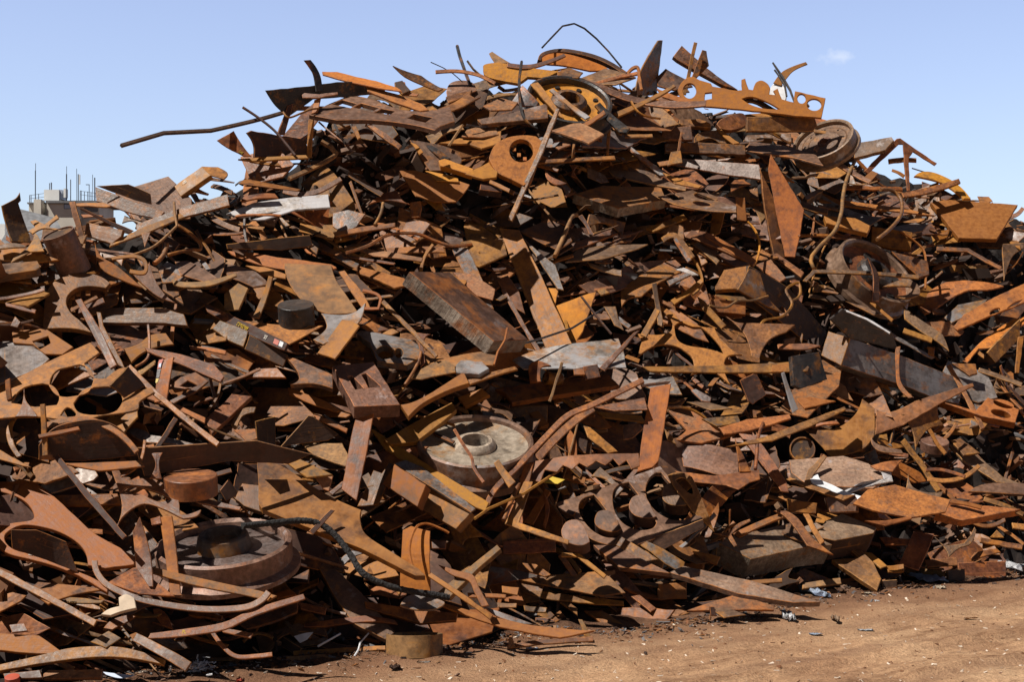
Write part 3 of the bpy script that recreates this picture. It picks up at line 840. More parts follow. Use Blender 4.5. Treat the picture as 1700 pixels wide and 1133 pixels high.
P(SP, "large dusty plate with rectangular slots near the hull-shaped plate", "u", "513,190 540,175 575,160 615,164 662,181 ~700,184 747,177 752,192 755,201 731,209 722,216 ~680,206 ~620,199 560,199", 8, 0, 58, holes=["551,173 568,165 592,172 582,179", "588,178 600,171 630,179 617,185", "622,187 634,180 656,184 647,190", "676,196 688,189 718,195 706,203"], ref="slotted dusty plate")
P(FB, "orange post standing upright under the slotted plate's tip", "o", "512,198 521,197 517,262 508,262", 4, -10, 8)
P(FB, "orange bar lying level at the foot of the orange post", "o", "395,264 440,260 508,257 512,262 420,267", 5, 0, 48)
P(BR, "black square leg rising behind the orange post", "d", "460,224 478,175 487,172 473,224", 5, 30, 5)
P(FB, "orange stub crossing above the slotted plate's pointed end", "o", "522,166 533,163 527,186 517,190", 4, -10, 30)
T(RD, "thin dark rod curving down across the upper slope from the bent rod", "d", 2.4, "403,178 ~430,196 ~455,216 ~475,239 490,258", sides=5)
T(WI, "thin orange wire looping around the long bent rod", "o", 1.8, "470,186 ~480,195 ~500,188 ~515,182 528,180", sides=5)
T(RD, "square rod bent into an elbow below the orange post", "t", 4.2, "480,297 ~520,279 ~545,266 559,256 549,244 533,235", sides=4)
S(ST, "dusty strip sagging and then rising, below the elbow-bent rod", "u", 8, "470,316 ~500,322 ~530,316 566,296", 4, 0, 42)
P(FB, "plain level bar under the sagging dusty strip", "r", "400,322 456,320 462,327 400,330", 5, 0, 50)
P("threaded_bar", "ribbed threaded bar slanting under the slotted plate", "r", "609,206 616,204 667,240 662,246 640,232", 6, 0, 40)
P(FB, "pale short pipe under the slotted plate", "t", "584,209 591,208 599,228 594,231", 5, 0, 40)
P(SP, "purple-brown rounded plate under a black strip, above the big orange sheet", "u", "680,233 700,235 ~742,244 ~762,256 ~766,270 748,284 714,284 700,263", 4, 8, 40)
P(FB, "yellow-orange wedge at the purple-brown plate's upper corner", "y", "681,235 690,238 703,252 696,256", 3, 0, 40)
P(FB, "black flat strip lying across the purple-brown rounded plate", "k", "700,236 708,234 748,261 735,265", 4, 0, 45)
P(OC, "rusty concave-sided sheet under the big orange sheet's black void edge", "r", "611,340 ~630,325 655,316 660,317 ~668,332 681,339 ~650,333 ~628,334", 4, 0, 38)
P(SP, "big orange sheet with curved lower edge hanging under the purple-brown plate", "o", "663,285 690,283 760,300 780,308 772,320 757,336 720,335 ~700,328 690,326 676,304", 4, 4, 40, ref="big orange hanging sheet", wob=0.15)
P(FB, "yellow-orange strip along the top of the big orange sheet", "y", "706,282 760,294 762,301 725,300", 3, 0, 50)
P(BL, "yellow-orange bar with a black notch beside the flange with lugs", "y", "728,266 738,263 786,280 783,290 766,285 731,275", 10, 0, 48)
P(SP, "yellow-orange plate wedged under the flange with lugs", "y", "772,289 812,269 828,278 824,294 802,297", 7, 0, 55)
P(SP, "wide orange plate lying above the flange with lugs", "o", "728,241 775,225 832,222 832,238 800,246 776,238", 6, 0, 58)
P(SP, "pale tan plate above the wide orange plate, crossed by a black wire", "t", "766,226 790,196 822,212 828,222 800,227", 5, 0, 60)
T(WI, "black wire draped along the tan and orange plates", "k", 1.6, "775,207 ~800,211 ~820,208 ~838,198 850,190", off=12, sides=5)
T(RD, "thin tan rod leaning across the wide orange plate", "t", 2.4, "745,243 768,208", off=14, sides=5)
# --- the wheels and trays on the top
P(OC, "small tan tab sticking up behind the yellow tray", "t", "812,88 817,85 ~832,95 847,104 822,106", 4, 0, 30)
P("steel_tray", "yellow-orange tray with a rounded end on the very top of the heap", "y", "802,113 ~806,106 ~832,104 ~880,112 930,118 905,130 876,128 860,139 ~822,132 ~805,125", 8, -5, 18, ref="yellow tray on the top")
P("wheel_rim", "orange inner band of a rim turned on edge, topmost on the heap", "y", "898,97 ~912,89 ~935,88 ~965,95 ~1000,108 1012,116 980,118 ~935,109 ~905,106", 5, 10, 25)
S("wheel_rim", "dark arched rim forming the highest crest of the heap", "d", 6, "896,99 ~904,88 ~935,83 ~980,91 ~1012,104 1040,122", 8, 15, 40, ref="dark arched rim on the crest")
S(ST, "dark curved lip between the yellow tray and the arched rim", "d", 6, "842,106 ~880,109 ~915,100 938,89", 4, 0, 45)
P(SP, "dusty plate lying under the arched rim at the top", "u", "925,119 945,112 968,120 960,129 926,127", 4, 0, 60)
P(SP, "larger dusty plate with straight edges beside the top wheel", "u", "962,130 1005,113 1035,120 1056,128 1022,140 985,140", 4, 0, 58)
T(WI, "black wire springing in a high arch against the sky", "k", 1.6, "900,79 915,63 934,43 953,39 970,47 990,64 1010,85 1032,112", off=6, sides=5, sub=2, rough=0.1, ref="wire arch against the sky")
P("fin_plate", "rusty fin close behind the tall grey blade", "r", "1063,122 ~1073,96 1085,79 1079,98 1070,122", 3, 0, 15)
P("fin_plate", "tall grey blade-shaped plate standing up on the skyline", "g", "1053,158 ~1062,122 ~1080,88 1092,67 1099,67 1091,158", 4, 50, 0, ref="tall grey blade")
S(ST, "hooked orange strip at the foot of the tall grey blade", "o", 5, "1040,123 ~1050,113 ~1059,112 1061,126 1065,149", 5, 0, 35)
S(FB, "orange bar lying across the plate by the hooked strip", "o", 5, "988,138 1030,126 1058,122", 5, 0, 45)
P(SP, "dusty rough plate right of the tall grey blade", "u", "1090,128 1105,115 1140,132 1150,145 1120,150 1092,142", 5, 0, 40)
WH = lambda rim, face, hub, tread=None: [
    ("rim", rim, [(0.93, -0.30), (1.0, -0.34), (1.0, -0.44), (0.86, -0.46), (0.80, -0.25), (0.82, -0.03), (0.86, 0.0), (0.91, -0.01)], True),
    ("web", face, [(0.36, -0.17), (0.62, -0.20), (0.815, -0.15), (0.815, -0.26), (0.36, -0.28)], True),
    ("hub", hub, [(0.23, 0.02), (0.31, 0.02), (0.38, -0.05), (0.395, -0.17), (0.395, -0.34), (0.23, -0.34)], True)]
tw = W("train_wheel", "grey-rimmed wheel with orange face and round holes, on top of the heap", (946, 163), 79, 12, 47, WH("k", "y", "u"), ref="orange-faced wheel on the top")
holes(tw, 9, 0.68, 0.05, -0.165)
P(SP, "grey triangular plate propped below the orange-faced wheel", "g", "848,170 866,140 893,168 890,174 868,176", 5, -20, 15)
P(FB, "thick orange bar running down from the rim of the orange-faced wheel", "o", "880,138 893,135 905,150 937,196 926,190 903,166", 6, -5, 40)
P(FB, "long dusty ledge bar leaving the orange-faced wheel's hub", "u", "947,147 1000,150 1080,165 1172,178 1170,188 1120,183 1010,161 950,153", 6, 0, 55)
P("painted_bar", "white-streaked bar lying across the orange-faced wheel", "w", "912,151 918,148 980,195 972,199", 5, 0, 40)
P(SP, "tan plate lying left of the grey triangular plate", "t", "802,176 830,162 860,170 850,181 815,183", 5, 0, 58)
P(BE, "long dusty beam end under the grey triangular plate", "u", "792,198 ~850,186 905,172 909,176 910,196 865,200 800,206", 8, 0, 40)
T(RD, "black rod dropping from the yellow tray, then bending along the beam", "k", 2.6, "866,102 862,130 862,155 ~866,185 ~875,202 892,214", off=14, sides=5)
P(BL, "row of small orange blocks along the skyline right of the grey blade", "o", "1090,146 1120,158 1160,170 1150,176 1100,160", 5, 0, 50)
P(BE, "square brown beam sticking up diagonally at the top", "u", "1118,93 1132,75 1165,105 1190,125 1225,149 1205,143 1160,119 1125,99", 8, 15, 28, ref="square beam jutting up at the top")
P(OC, "ragged tri-pointed sheet with a toothed edge in front of the jutting beam", "u", "1165,84 1172,86 1177,109 1146,141 1140,150 1150,124", 3, 10, 15)
S(ST, "narrow twisted strip curving up in front of the jutting beam", "r", 6, "1136,157 ~1144,122 ~1149,96 1155,70", 3, 0, 15)
P(BR, "white plastic bag caught behind the jagged holed plate", "white", "1276,152 ~1286,137 ~1300,141 ~1306,155 ~1302,168 ~1290,163 ~1280,160", 10, -10, 20, cat="plastic bag", wob=0.6, ref="white bag on the skyline")
P(OC, "tan leaf-shaped strip rising above the white bag", "t", "1284,137 ~1297,120 ~1313,111 1338,102 1341,106 ~1318,117 ~1306,130 1297,142", 3, 0, 25)
T(WI, "black charred stem standing in front of the white bag", "k", 2.2, "1283,104 1299,128 1312,150 1320,172", off=10, sides=5, rough=0.3)
T(WI, "short black twig branching beside the charred stem", "k", 1.8, "1286,116 1293,126 1303,142 1306,160", off=10, sides=5, rough=0.3)
P(SP, "jagged orange plate cut with round and square holes along the skyline", "y", "1125,149 ~1130,138 ~1140,129 1152,127 1160,132 1180,138 1183,143 1222,150 1232,149 1231,132 1237,130 1243,148 1250,149 ~1253,140 ~1257,135 ~1265,133 ~1274,138 1279,146 1277,156 1288,157 1284,150 1291,146 1298,164 1312,168 1318,169 1320,150 1371,161 1364,196 1320,193 1300,190 1240,183 1170,176 1150,173 ~1136,170", 6, -5, 24, holes=["o1145,150,11,12", "o1331,163,7,8", "o1352,173,12,10", "1171,154 1182,153 1182,163 1170,165", "1232,164 ~1250,161 ~1275,170 1294,181 ~1270,180 ~1248,174"], ref="jagged holed plate on the skyline")
S(ST, "dark lip-like strip sagging below the jagged holed plate", "d", 8, "1208,172 ~1250,166 ~1290,186 ~1312,190 1342,172", 5, 0, 40)
P("steel_ring", "short brown ring lying on its side below the jagged holed plate", "r", "1190,206 ~1200,196 ~1228,187 1240,194 ~1238,208 ~1215,216 1196,213", 8, 20, 30)
P(BL, "curved brown block left of the short ring", "r", "1128,198 1160,197 ~1178,204 1180,212 1128,208", 8, 0, 30)
P(BE, "rusted I-beam lying level below the jagged holed plate", "r", "1240,194 1352,194 1357,208 1350,218 1240,218", 8, 8, 8)
P(FB, "thin flange bar along the top of the rusted I-beam", "o", "1237,189 1300,184 1352,189 1353,194 1240,194", 4, 0, 45)
iw = W("train_wheel", "grey-brown flanged wheel leaning against the I-beam on the right shoulder", (1366, 230), 57, -38, 44, [
    ("rim", "b", [(0.93, -0.30), (1.0, -0.34), (1.0, -0.44), (0.86, -0.46), (0.80, -0.25), (0.82, -0.03), (0.86, 0.0), (0.91, -0.01)], True),
    ("web", "u", [(0.20, -0.13), (0.45, -0.13), (0.47, -0.115), (0.50, -0.13), (0.64, -0.135), (0.66, -0.12), (0.69, -0.14), (0.815, -0.14), (0.815, -0.25), (0.20, -0.25)], True),
    ("hub", "d", [(0.12, -0.10), (0.20, -0.11), (0.21, -0.13), (0.21, -0.3), (0.12, -0.3)], True)], ref="flanged wheel by the I-beam")
holes(iw, 8, 0.57, 0.03, -0.132, 0.3)
P(FB, "thin orange bar lying across the face of the wheel by the I-beam", "o", "1350,214 1398,222 1400,226 1352,219", 4, -10, 40)
P(BE, "square dusty beam behind the wheel by the I-beam, tip against the sky", "u", "1418,238 1480,227 1484,233 1470,249 1418,263", 8, -15, 30)
P(BL, "purple-brown level block under the curved brown block", "u", "1100,213 1147,208 1150,232 1100,232", 8, 0, 18)
P(BL, "arched brown block cut with a hollow below the I-beam", "u", "1152,238 ~1158,222 ~1185,216 ~1205,223 1214,240 1195,238 ~1178,230", 8, 0, 20)
P(OC, "orange strip lying across the arched block", "o", "1190,216 1198,216 1228,238 1218,240", 4, 0, 50)
P(BE, "long brown block-like beam above the polished rail piece", "u", "1104,238 1160,236 1237,241 1238,257 1104,252", 9, 0, 14, ref="brown beam above the polished rail")
P(OC, "big orange-brown plate tapering to a point right of the polished rail", "u", "1245,232 1300,240 1355,258 1367,275 1320,262 1240,249", 5, 0, 62)
P("rail_piece", "polished bare steel rail piece shining below the long brown beam", "s", "1110,265 1135,263 1260,273 1268,299 1200,289 1112,273", 7, -12, 26, ref="polished rail piece")
P(BR, "small tan angle bracket at the end of the polished rail", "t", "1114,252 1130,250 1133,270 1122,272 1108,276", 5, 0, 25)
P(FB, "blackened square bar slanting down below the orange-faced wheel", "k", "987,177 996,172 1046,214 1040,222 1028,220", 7, 0, 38)
P("painted_bar", "white-painted pole end leaning down from the blackened square bar", "w", "1033,240 1038,236 1105,287 1102,291 1096,291", 5, 0, 35)
P(SP, "tan plate with a notched edge below the long ledge bar", "t", "915,216 960,200 1003,222 978,236 935,222", 6, 0, 60)
P(FB, "slim tan bar lying diagonally across the long ledge bar", "t", "1018,190 1118,142 1122,146 1025,197", 5, -5, 40, off=10)
gf = P("pipe_flange", "rusty pipe flange with a ring of square lugs inside its opening", "o", "812,262 ~822,240 ~842,228 ~868,224 890,226 905,238 882,300 870,308 ~850,298 ~825,285", 9, 8, 40, holes=["o866,250,20,19"], ref="flange with lugs near the top")
for a in range(5):
    x, y = 866 - 15 * math.cos(R(a * 38 - 40)), 251 + 14 * math.sin(R(a * 38 - 90))
    P("lug", None, "o", [(x - 3, y - 3), (x + 3, y - 3), (x + 3, y + 3), (x - 3, y + 3)], 3, 8, 40, off=-4, parent=gf, fit=False)
P(FB, "upright leaning bar crossing in front of the flange with lugs", "r", "922,176 928,178 902,252 849,365 842,362 893,250", 6, -15, 25, off=10, ref="bar leaning across the flange with lugs")
P(FB, "level brown bar right of the leaning bar and the flange", "r", "893,265 1020,258 1022,264 893,271", 5, 0, 45)
P(FB, "short upright stub between the notched tan plate and the level bar", "t", "1008,214 1014,213 1011,257 1006,257", 4, 0, 15)
# --- the right shoulder
P("wheel_rim", "yellow-orange arc of a half-hidden rim on the right shoulder", "y", "1518,292 ~1530,285 ~1550,286 ~1578,298 ~1598,313 1612,330 1600,330 ~1580,313 ~1555,300", 6, 20, 45, ref="yellow arc on the right shoulder")
P(FB, "bowed brown bar lying against the yellow arc on the right shoulder", "r", "1497,320 ~1530,313 ~1565,304 1592,296 1595,303 ~1565,314 ~1530,323 1500,327", 6, 0, 40)
P(BR, "slender forked bracket forming a peak against the sky", "r", "1434,284 1488,231 1494,230 1556,271 1552,275 1516,252 1509,262 1510,318 1505,318 1499,240 1492,240 1441,288", 5, 0, 12, ref="forked bracket peaking on the right shoulder")
S(FB, "brown square bar running down from the wheel by the I-beam", "u", 8, "1352,248 1400,276 1444,306", 5, 0, 45)
S(FB, "level bar in the gap below the forked bracket", "r", 6, "1405,308 1450,312 1500,308", 5, 0, 40)
S(FB, "short bar end right of the forked bracket", "r", 7, "1475,268 1500,264 1522,264", 5, 0, 40)
P(SP, "long thin plates stacked below the gap under the forked bracket", "o", "1352,325 1362,322 1390,332 1500,345 1550,360 1500,352 1420,344 1360,336", 5, 0, 58)
P(SP, "dusty plate right of the big leaning boards", "u", "1330,334 1375,348 1374,357 1332,346", 6, 0, 50)
P(BL, "orange blocks in a row behind the wheel half buried on the right", "o", "1368,358 1420,362 1446,375 1440,387 1372,370", 10, 0, 45)
P(BL, "brown square-ended beam lying behind the half-buried wheel", "r", "1448,376 1515,386 1512,416 1476,412 1446,404", 8, 0, 20)
T(RD, "rusty pipe winding down the right shoulder from the sky gap", "t", 3.2, "1419,268 ~1405,300 ~1399,330 ~1397,352 ~1386,383 ~1362,408 1348,425 1346,434 1351,446", off=18, sides=8, ref="winding rusty pipe on the right")
T(RD, "rod curled like a question mark beside the winding pipe", "r", 3.2, "1462,315 ~1482,317 ~1496,332 ~1496,356 ~1480,378 1456,398", off=16, sides=8)
T(WI, "thin wire hanging down behind the big tilted orange plate", "o", 2, "1495,385 ~1520,402 ~1535,420 ~1537,450 1536,480", off=12, sides=5)
P(SP, "big tilted plate streaked with yellow rust high on the right", "o", "1545,336 1572,331 1690,340 1655,397 1592,395", 8, 0, 42, ref="big yellow-streaked plate on the right")
P(OC, "flared offcut below the big yellow-streaked plate", "u", "1663,405 1700,403 1700,412 ~1682,425 ~1673,445 1667,466 ~1665,432", 4, 8, 22)
S(FB, "long edge-on bar below the big yellow-streaked plate", "u", 6, "1555,413 1607,415 1662,446", 4, 0, 50)
hw = W("train_wheel", "half-buried wheel with a black bore, standing tilted on the right slope", (1457, 448), 80, 34, 40, WH("b", "r", "k"), ref="half-buried tilted wheel on the right", off=22)
holes(hw, 5, 0.62, 0.10, -0.175, 0.5)
P(BL, "ribbed grey-brown block resting against the half-buried tilted wheel", "u", "1480,417 1541,433 1543,456 1527,461 1492,430", 8, 10, 30)
P(ST, "bent flat bar lying in front of the half-buried tilted wheel", "u", "1333,464 1350,446 1450,450 1527,455 1526,461 1450,456 1354,452 1340,466", 5, 0, 40, off=8)
P(ST, "dark twisted strip standing in front of the half-buried tilted wheel", "d", "1440,428 ~1452,442 ~1459,462 1460,502 1447,502 ~1450,460", 4, 30, 10, off=10)
P(OC, "broken curved rim piece under the half-buried tilted wheel", "u", "1465,476 ~1500,464 ~1522,470 ~1527,488 ~1505,496 1485,491 ~1508,488 ~1512,476", 5, 0, 45)
P(SP, "tall rust-streaked board leaning behind its twin on the right slope", "r", "1262,280 1285,330 1303,428 1284,422 1270,350", 6, 20, 8)
P(SP, "tall orange-brown board leaning edge-up on the right slope", "o", "1280,257 1335,348 1326,400 1320,427 1303,426 1290,360 1275,282", 7, -12, 14, ref="tall leaning board on the right")
P(SP, "thick tan slab with a striated cut end in the upper middle", "t", "953,322 1000,308 1098,311 1106,331 1027,346", 17, 14, 56, side="c", ref="thick tan slab in the upper middle")
P(SP, "long brown plate lying level above the thick tan slab", "u", "1010,281 1018,280 1060,285 1140,310 1138,315 1080,306 1020,292", 5, 0, 55)
P(SP, "thin plate with elongated holes right of the thick tan slab", "u", "1092,330 1150,318 1222,345 1222,360 1170,350 1120,340", 4, 0, 62, holes=["o1172,327,20,5,8", "o1165,338,15,4,8", "1106,328 ~1118,325 1132,332 1118,334"])
P(FB, "short plank hanging straight down in front of the holed thin plate", "t", "1221,326 1237,328 1240,367 1223,365", 5, 0, 12)
T(WI, "yellow wire arcing down from the short hanging plank", "y", 2, "1241,368 ~1255,385 ~1261,408 ~1257,430 1250,442", off=8, sides=5)
P(FB, "long orange strip behind the tip of the white-painted pole", "o", "1100,288 1125,295 1165,310 1160,313 1120,304", 4, 0, 55)
# --- the middle band, from the drum across
P(ST, "crescent-shaped saddle strip below the ribbed-end beam", "t", "157,400 ~168,425 ~195,442 237,478 ~205,466 ~168,445", 6, 15, 34)
P(ST, "second crescent strip with a flared foot beside the saddle strip", "u", "218,452 ~240,447 248,434 ~258,465 ~275,490 292,503 ~262,492 ~235,470", 6, 10, 36)
S(ST, "thin strap looping over the two crescent strips", "t", 6, "185,428 ~222,424 ~240,433 ~240,450 215,449", 4, 0, 40)
T(RD, "stub of bent pipe poking up by the crescent strips", "t", 4, "256,438 ~268,428 ~275,415 277,405", sides=7)
P("painted_bar", "pale grey weathered board lying level on the left upper slope", "w", "375,352 420,336 545,319 548,342 470,350 400,358", 6, 0, 48, ref="pale grey board on the upper slope")
P(FB, "white-lit shard of plate below the pale grey board", "w", "415,366 480,346 490,349 440,364", 4, 0, 58)
S(FB, "thin orange bar in front of the pale grey board", "o", 3, "390,355 430,356 466,354", 4, 0, 45, off=8)
P(SP, "dark brown panel with a lit rim below the pale grey board", "d", "376,405 515,390 520,408 465,416 378,413", 5, 20, 2)
P(SP, "silvery scaled plate near the crescent strips", "g", "262,446 278,434 320,452 302,467 270,470", 4, 0, 52)
P(SP, "flat brown plate right of the silvery scaled plate", "u", "290,430 312,431 362,460 340,467 300,456", 5, 0, 56)
P(SP, "larger flat brown plate with a chalk mark beside it", "u", "337,430 355,430 425,450 447,465 420,472 385,462", 5, 0, 56)
P(ST, "curved tan bar cradled below the flat brown plates", "t", "285,463 ~310,468 ~350,465 392,452 393,458 ~350,474 ~310,477 288,473", 5, 0, 45)
P(OC, "orange wing-shaped sheet reaching to the curved grey-orange plate", "o", "377,414 ~420,419 460,427 550,437 ~552,445 475,448 ~430,439 385,421", 5, 0, 48)
P(FB, "narrow orange bar tucked under the orange wing-shaped sheet", "o", "407,440 440,443 475,455 474,462 440,456", 4, 0, 50)
P("striated_block", "small block of stacked sheets between the brown plates and the disc", "t", "372,488 395,470 412,479 396,515 372,516", 7, -15, 22)
P(SP, "broad curved plate mottled grey and orange left of the thick rusty slab", "t", "472,437 550,440 ~558,465 ~575,490 594,518 ~570,521 ~540,520 510,506 ~490,486 ~476,460", 5, 4, 48, ref="broad curved mottled plate")
P(OC, "grey pointed-edge plate under the broad curved mottled plate", "g", "533,520 ~570,523 592,518 607,506 ~600,530 585,546 562,560 537,574 520,567 ~541,547 ~540,532", 5, 0, 50)
P(FB, "flat orange bar running down from the grey pointed-edge plate", "o", "568,530 585,533 597,541 556,596 527,586", 6, -5, 45)
P(OC, "orange plate with a bitten corner, behind the thick rusty slab", "o", "590,440 672,462 676,474 655,478 630,466 592,452", 6, 0, 55)
P(FB, "orange rail sloping down toward the dark hollow", "o", "562,450 572,448 605,490 615,510 602,512 580,480", 5, 0, 42)
S(ST, "thin frame-like strip bent at the bottom of the orange rail", "o", 5, "602,482 ~625,488 632,497 628,512 605,512", 4, 0, 30)
P(FB, "tan bar leaning behind the steel disc", "t", "420,529 447,460 454,462 431,531", 5, -8, 25)
W("steel_disc", "thick dark solid disc with a bright worn top on the left slope", (491, 506), 30, 0, 70, [("steel_disc", "k", [(0, 0), (0.97, 0), (1, -0.03), (1, -1.2), (0, -1.2)], False)], ref="thick dark solid disc")
yp = P(SP, "yellow-orange pointed plate in front of the thick dark disc", "o", "352,512 ~395,530 ~450,538 537,543 505,560 479,573 430,553 385,534", 4, 0, 58)
cb = P(BE, "dark beam edge chalked with upside-down size figures and a red mark", "d", "338,503 365,514 430,545 478,570 472,582 465,580 400,550 344,518", 8, -10, 25, off=8, ref="chalked dark beam")
text(cb, "60x25x3,2", 403, 542, 9, 207, "ychalk")
text(cb, "55.", 441, 560, 9, 207, "chalk")
P("red_mark", None, "red", "456,562 464,566 461,574 453,570", 0.4, -10, 25, parent=cb, fit=False, at_depth=None)
P("white_mark", None, "white", "465,566 471,569 468,577 462,574", 0.4, -10, 25, parent=cb, fit=False)
P(BL, "brown block with a darker lower half under the chalked dark beam", "u", "352,546 365,532 412,550 404,576 380,566", 10, -5, 28)
P(BL, "dark block directly below the red mark of the chalked beam", "d", "414,556 478,590 470,609 406,580", 10, 5, 18)
# the thick slab, the orange channel and what lies round them
P(SP, "rusty sheet behind the yellow-streaked channel, upper middle", "r", "770,375 778,371 800,375 828,395 815,402 775,402", 4, 0, 42)
P(SP, "small purple-brown plate left of the rusty sheet", "u", "728,402 738,386 768,394 772,408 735,410", 4, 0, 48)
P(SP, "rusty plate with ragged corners behind the grey strip", "r", "762,400 800,394 838,402 842,422 796,443 775,438", 5, 0, 45)
P(FB, "grey mill-scale strip lying down behind the thick rusty slab", "g", "750,412 776,410 790,440 805,475 820,512 800,508 775,465", 5, 0, 45, ref="grey strip behind the thick slab")
P(SP, "orange-tan plate under the grey strip", "t", "752,452 785,455 822,480 818,498 790,490", 4, 0, 52)
P(BL, "brown wedge-shaped block between the thick slab and the channel", "r", "825,464 843,457 862,485 872,521 846,506", 7, 0, 38)
P(SP, "dusty pentagon plate right of the channel's top", "u", "862,384 910,365 940,380 950,400 926,416 895,402", 4, 0, 56)
T(RD, "flat tan rod arching up beside the dusty pentagon plate", "t", 4, "921,426 ~938,388 ~948,362 958,357", off=14, sides=6)
P(FB, "scaly brown bar right of the arching tan rod", "u", "940,408 1015,380 1026,388 950,417", 6, 0, 40)
P(SP, "long dusty wedge plate in the middle of the heap", "u", "938,436 958,414 1000,407 1076,410 1060,416 1000,430", 4, 0, 60)
S(FB, "small splinter bar at the point of the long dusty wedge", "t", 5, "903,441 930,430 952,420", 4, 0, 45)
P(ST, "narrow grey strap right of the yellow-streaked channel", "g", "868,392 ~895,418 922,440 936,480 926,478 ~905,448", 4, 0, 40)
P(SP, "yellow-orange plate with a pointed edge right of the channel's foot", "y", "894,476 928,480 921,511 965,494 990,487 982,510 968,548 955,566 926,570 905,520", 5, 0, 42, ref="yellow pointed plate in the middle")
P("channel_section", "long channel streaked with grey and yellow rust standing in the middle", "o", "828,378 862,382 904,470 950,572 906,578 863,470", 9, -14, 36, ref="yellow-streaked channel in the middle")
P(SP, "massive thick rusty slab slanting down in the middle", "u", "680,451 747,452 877,564 820,567", 27, 50, 50, side="c", ref="thick rusty slab")
S(FB, "narrow rusty bar crossing the end of the thick slab", "u", 7, "835,480 880,560 914,612", 5, 0, 35, off=6)
P(SP, "grey-white scaled plate with orange stains below the channel", "w", "850,596 ~900,580 1000,563 1027,557 1036,580 1040,606 970,613 870,612", 4, 0, 62, ref="grey-white stained plate")
T(WI, "thin dark wire stretched over the foot of the channel", "k", 2, "828,582 890,565 950,545 1003,512", off=12, sides=5)
T(WI, "thin dark rod leaning on the yellow pointed plate", "d", 2.2, "965,492 990,525 1015,555", off=12, sides=5)
P(FB, "slim bar lying diagonally over the grey-white plate's edge", "u", "1052,552 1062,548 1004,616 995,611", 5, 0, 42, off=6)
P(SP, "pale orange plate tapering to a point below the thick rusty slab", "t", "712,600 825,577 822,605 745,608", 5, 0, 62)
P("concrete_lump", "rough whitish lump lying below the tapering orange plate", "w", "757,606 765,598 800,600 812,612 795,622 758,619", 10, 0, 45, jit=2.5)
T(WI, "short kinked orange wire by the whitish lump", "o", 2, "842,545 838,565 826,585 820,606", off=10, sides=5)
P(OC, "grey machined plate with puzzle-like cut-outs", "g", "590,553 600,548 690,565 702,590 676,606 626,600 614,570", 12, 0, 56, holes=["622,583 ~636,574 ~650,580 ~652,592 ~636,596", "o662,586,7,8"], ref="grey puzzle-cut plate")
P(OC, "small three-pointed orange offcut right of the grey puzzle-cut plate", "r", "692,552 715,555 ~704,566 706,602 698,611 ~696,575", 4, 0, 30)
T(RD, "rusty hook standing by the grey puzzle-cut plate", "r", 3, "672,640 ~685,620 ~695,600 699,585", off=12, sides=6)
S(FB, "long bar running from the dark hollow to the three-pointed offcut", "r", 7, "635,500 680,545 725,592", 5, 0, 38)
P(SP, "leaf-like dusty sheet below the grey puzzle-cut plate", "t", "682,628 ~700,612 ~735,598 755,608 757,618 ~720,625 700,630", 4, 0, 52)
# right of the middle
P(FB, "rusty bar with a square end, first of three lying parallel on the right", "r", "1137,391 1150,378 1175,385 1236,418 1230,428 1160,399", 7, 8, 48)
P(FB, "thinner bar parallel below the square-ended rusty bar", "r", "1172,384 1238,419 1256,432 1250,441 1170,393", 6, 8, 48)
P(FB, "third parallel bar, lower and shorter", "u", "1190,425 1200,420 1246,440 1225,446", 5, 0, 52)
P(FB, "brown bar rising to a block end left of the parallel bars", "r", "1085,385 1072,379 1135,355 1141,362", 5, 0, 40)
P(SP, "flat tan plank with an orange notched end, right of the middle", "t", "1030,480 1100,427 1131,440 1065,490 ~1045,491 1032,501", 5, -5, 52, ref="flat tan plank right of the middle")
P(FB, "grey-white shard beside the flat tan plank", "w", "1122,446 1135,444 1160,455 1150,456", 3, 0, 58)
P(FB, "grey pipe-like bar below the grey-white shard", "g", "1107,466 1140,453 1147,456 1112,474", 5, 0, 42)
T(WI, "orange wire snaking down beside the flat tan plank", "o", 2.4, "1135,412 ~1150,430 ~1160,445 ~1166,465 ~1162,478 1150,490", off=12, sides=5)
P(BE, "long dark beam running down from the rusty box section", "d", "1244,441 1262,450 1310,478 1345,518 1378,560 1362,577 1330,562 1280,522 1228,482", 8, 40, 6)
P("box_section", "rusty box section with a bright top face on the right of the middle", "r", "1187,476 1202,448 1246,440 1226,479 1188,481", 8, -10, 48, ref="rusty box section")
P(SP, "brownish side plate of a beam right of the rusty box section", "u", "1246,441 1262,451 1274,494 1300,520 1272,508 1226,480", 5, 40, 22)
P(BL, "brown square block under the rusty box section", "r", "1177,497 1238,500 1238,523 1180,518", 8, 0, 18)
T(WI, "thin wire stretched in front of the brown square block", "t", 2, "1178,507 ~1205,511 ~1225,500 ~1250,499 1275,492", off=10, sides=5)
T(WI, "rusty wire bent into a loop near the black beam", "r", 2.4, "1262,545 ~1270,532 ~1300,525 ~1315,505 ~1305,482 ~1325,470 ~1328,490 1315,500", off=12, sides=5)
P(FB, "ribbed rail end above the rusty loop of wire", "t", "1255,440 1280,430 1305,462 1295,468 1270,452", 6, 0, 45)
P(FB, "brown comb-like bar above the ribbed rail end", "r", "1280,422 1290,420 1335,452 1330,460", 6, 0, 45)
P(OC, "four-pointed star-shaped offcut right of the middle", "r", "1205,523 ~1220,533 1240,536 1320,538 1305,551 ~1280,562 ~1266,580 1261,596 1248,593 ~1240,562 ~1225,541", 5, 0, 42, ref="star-shaped offcut")
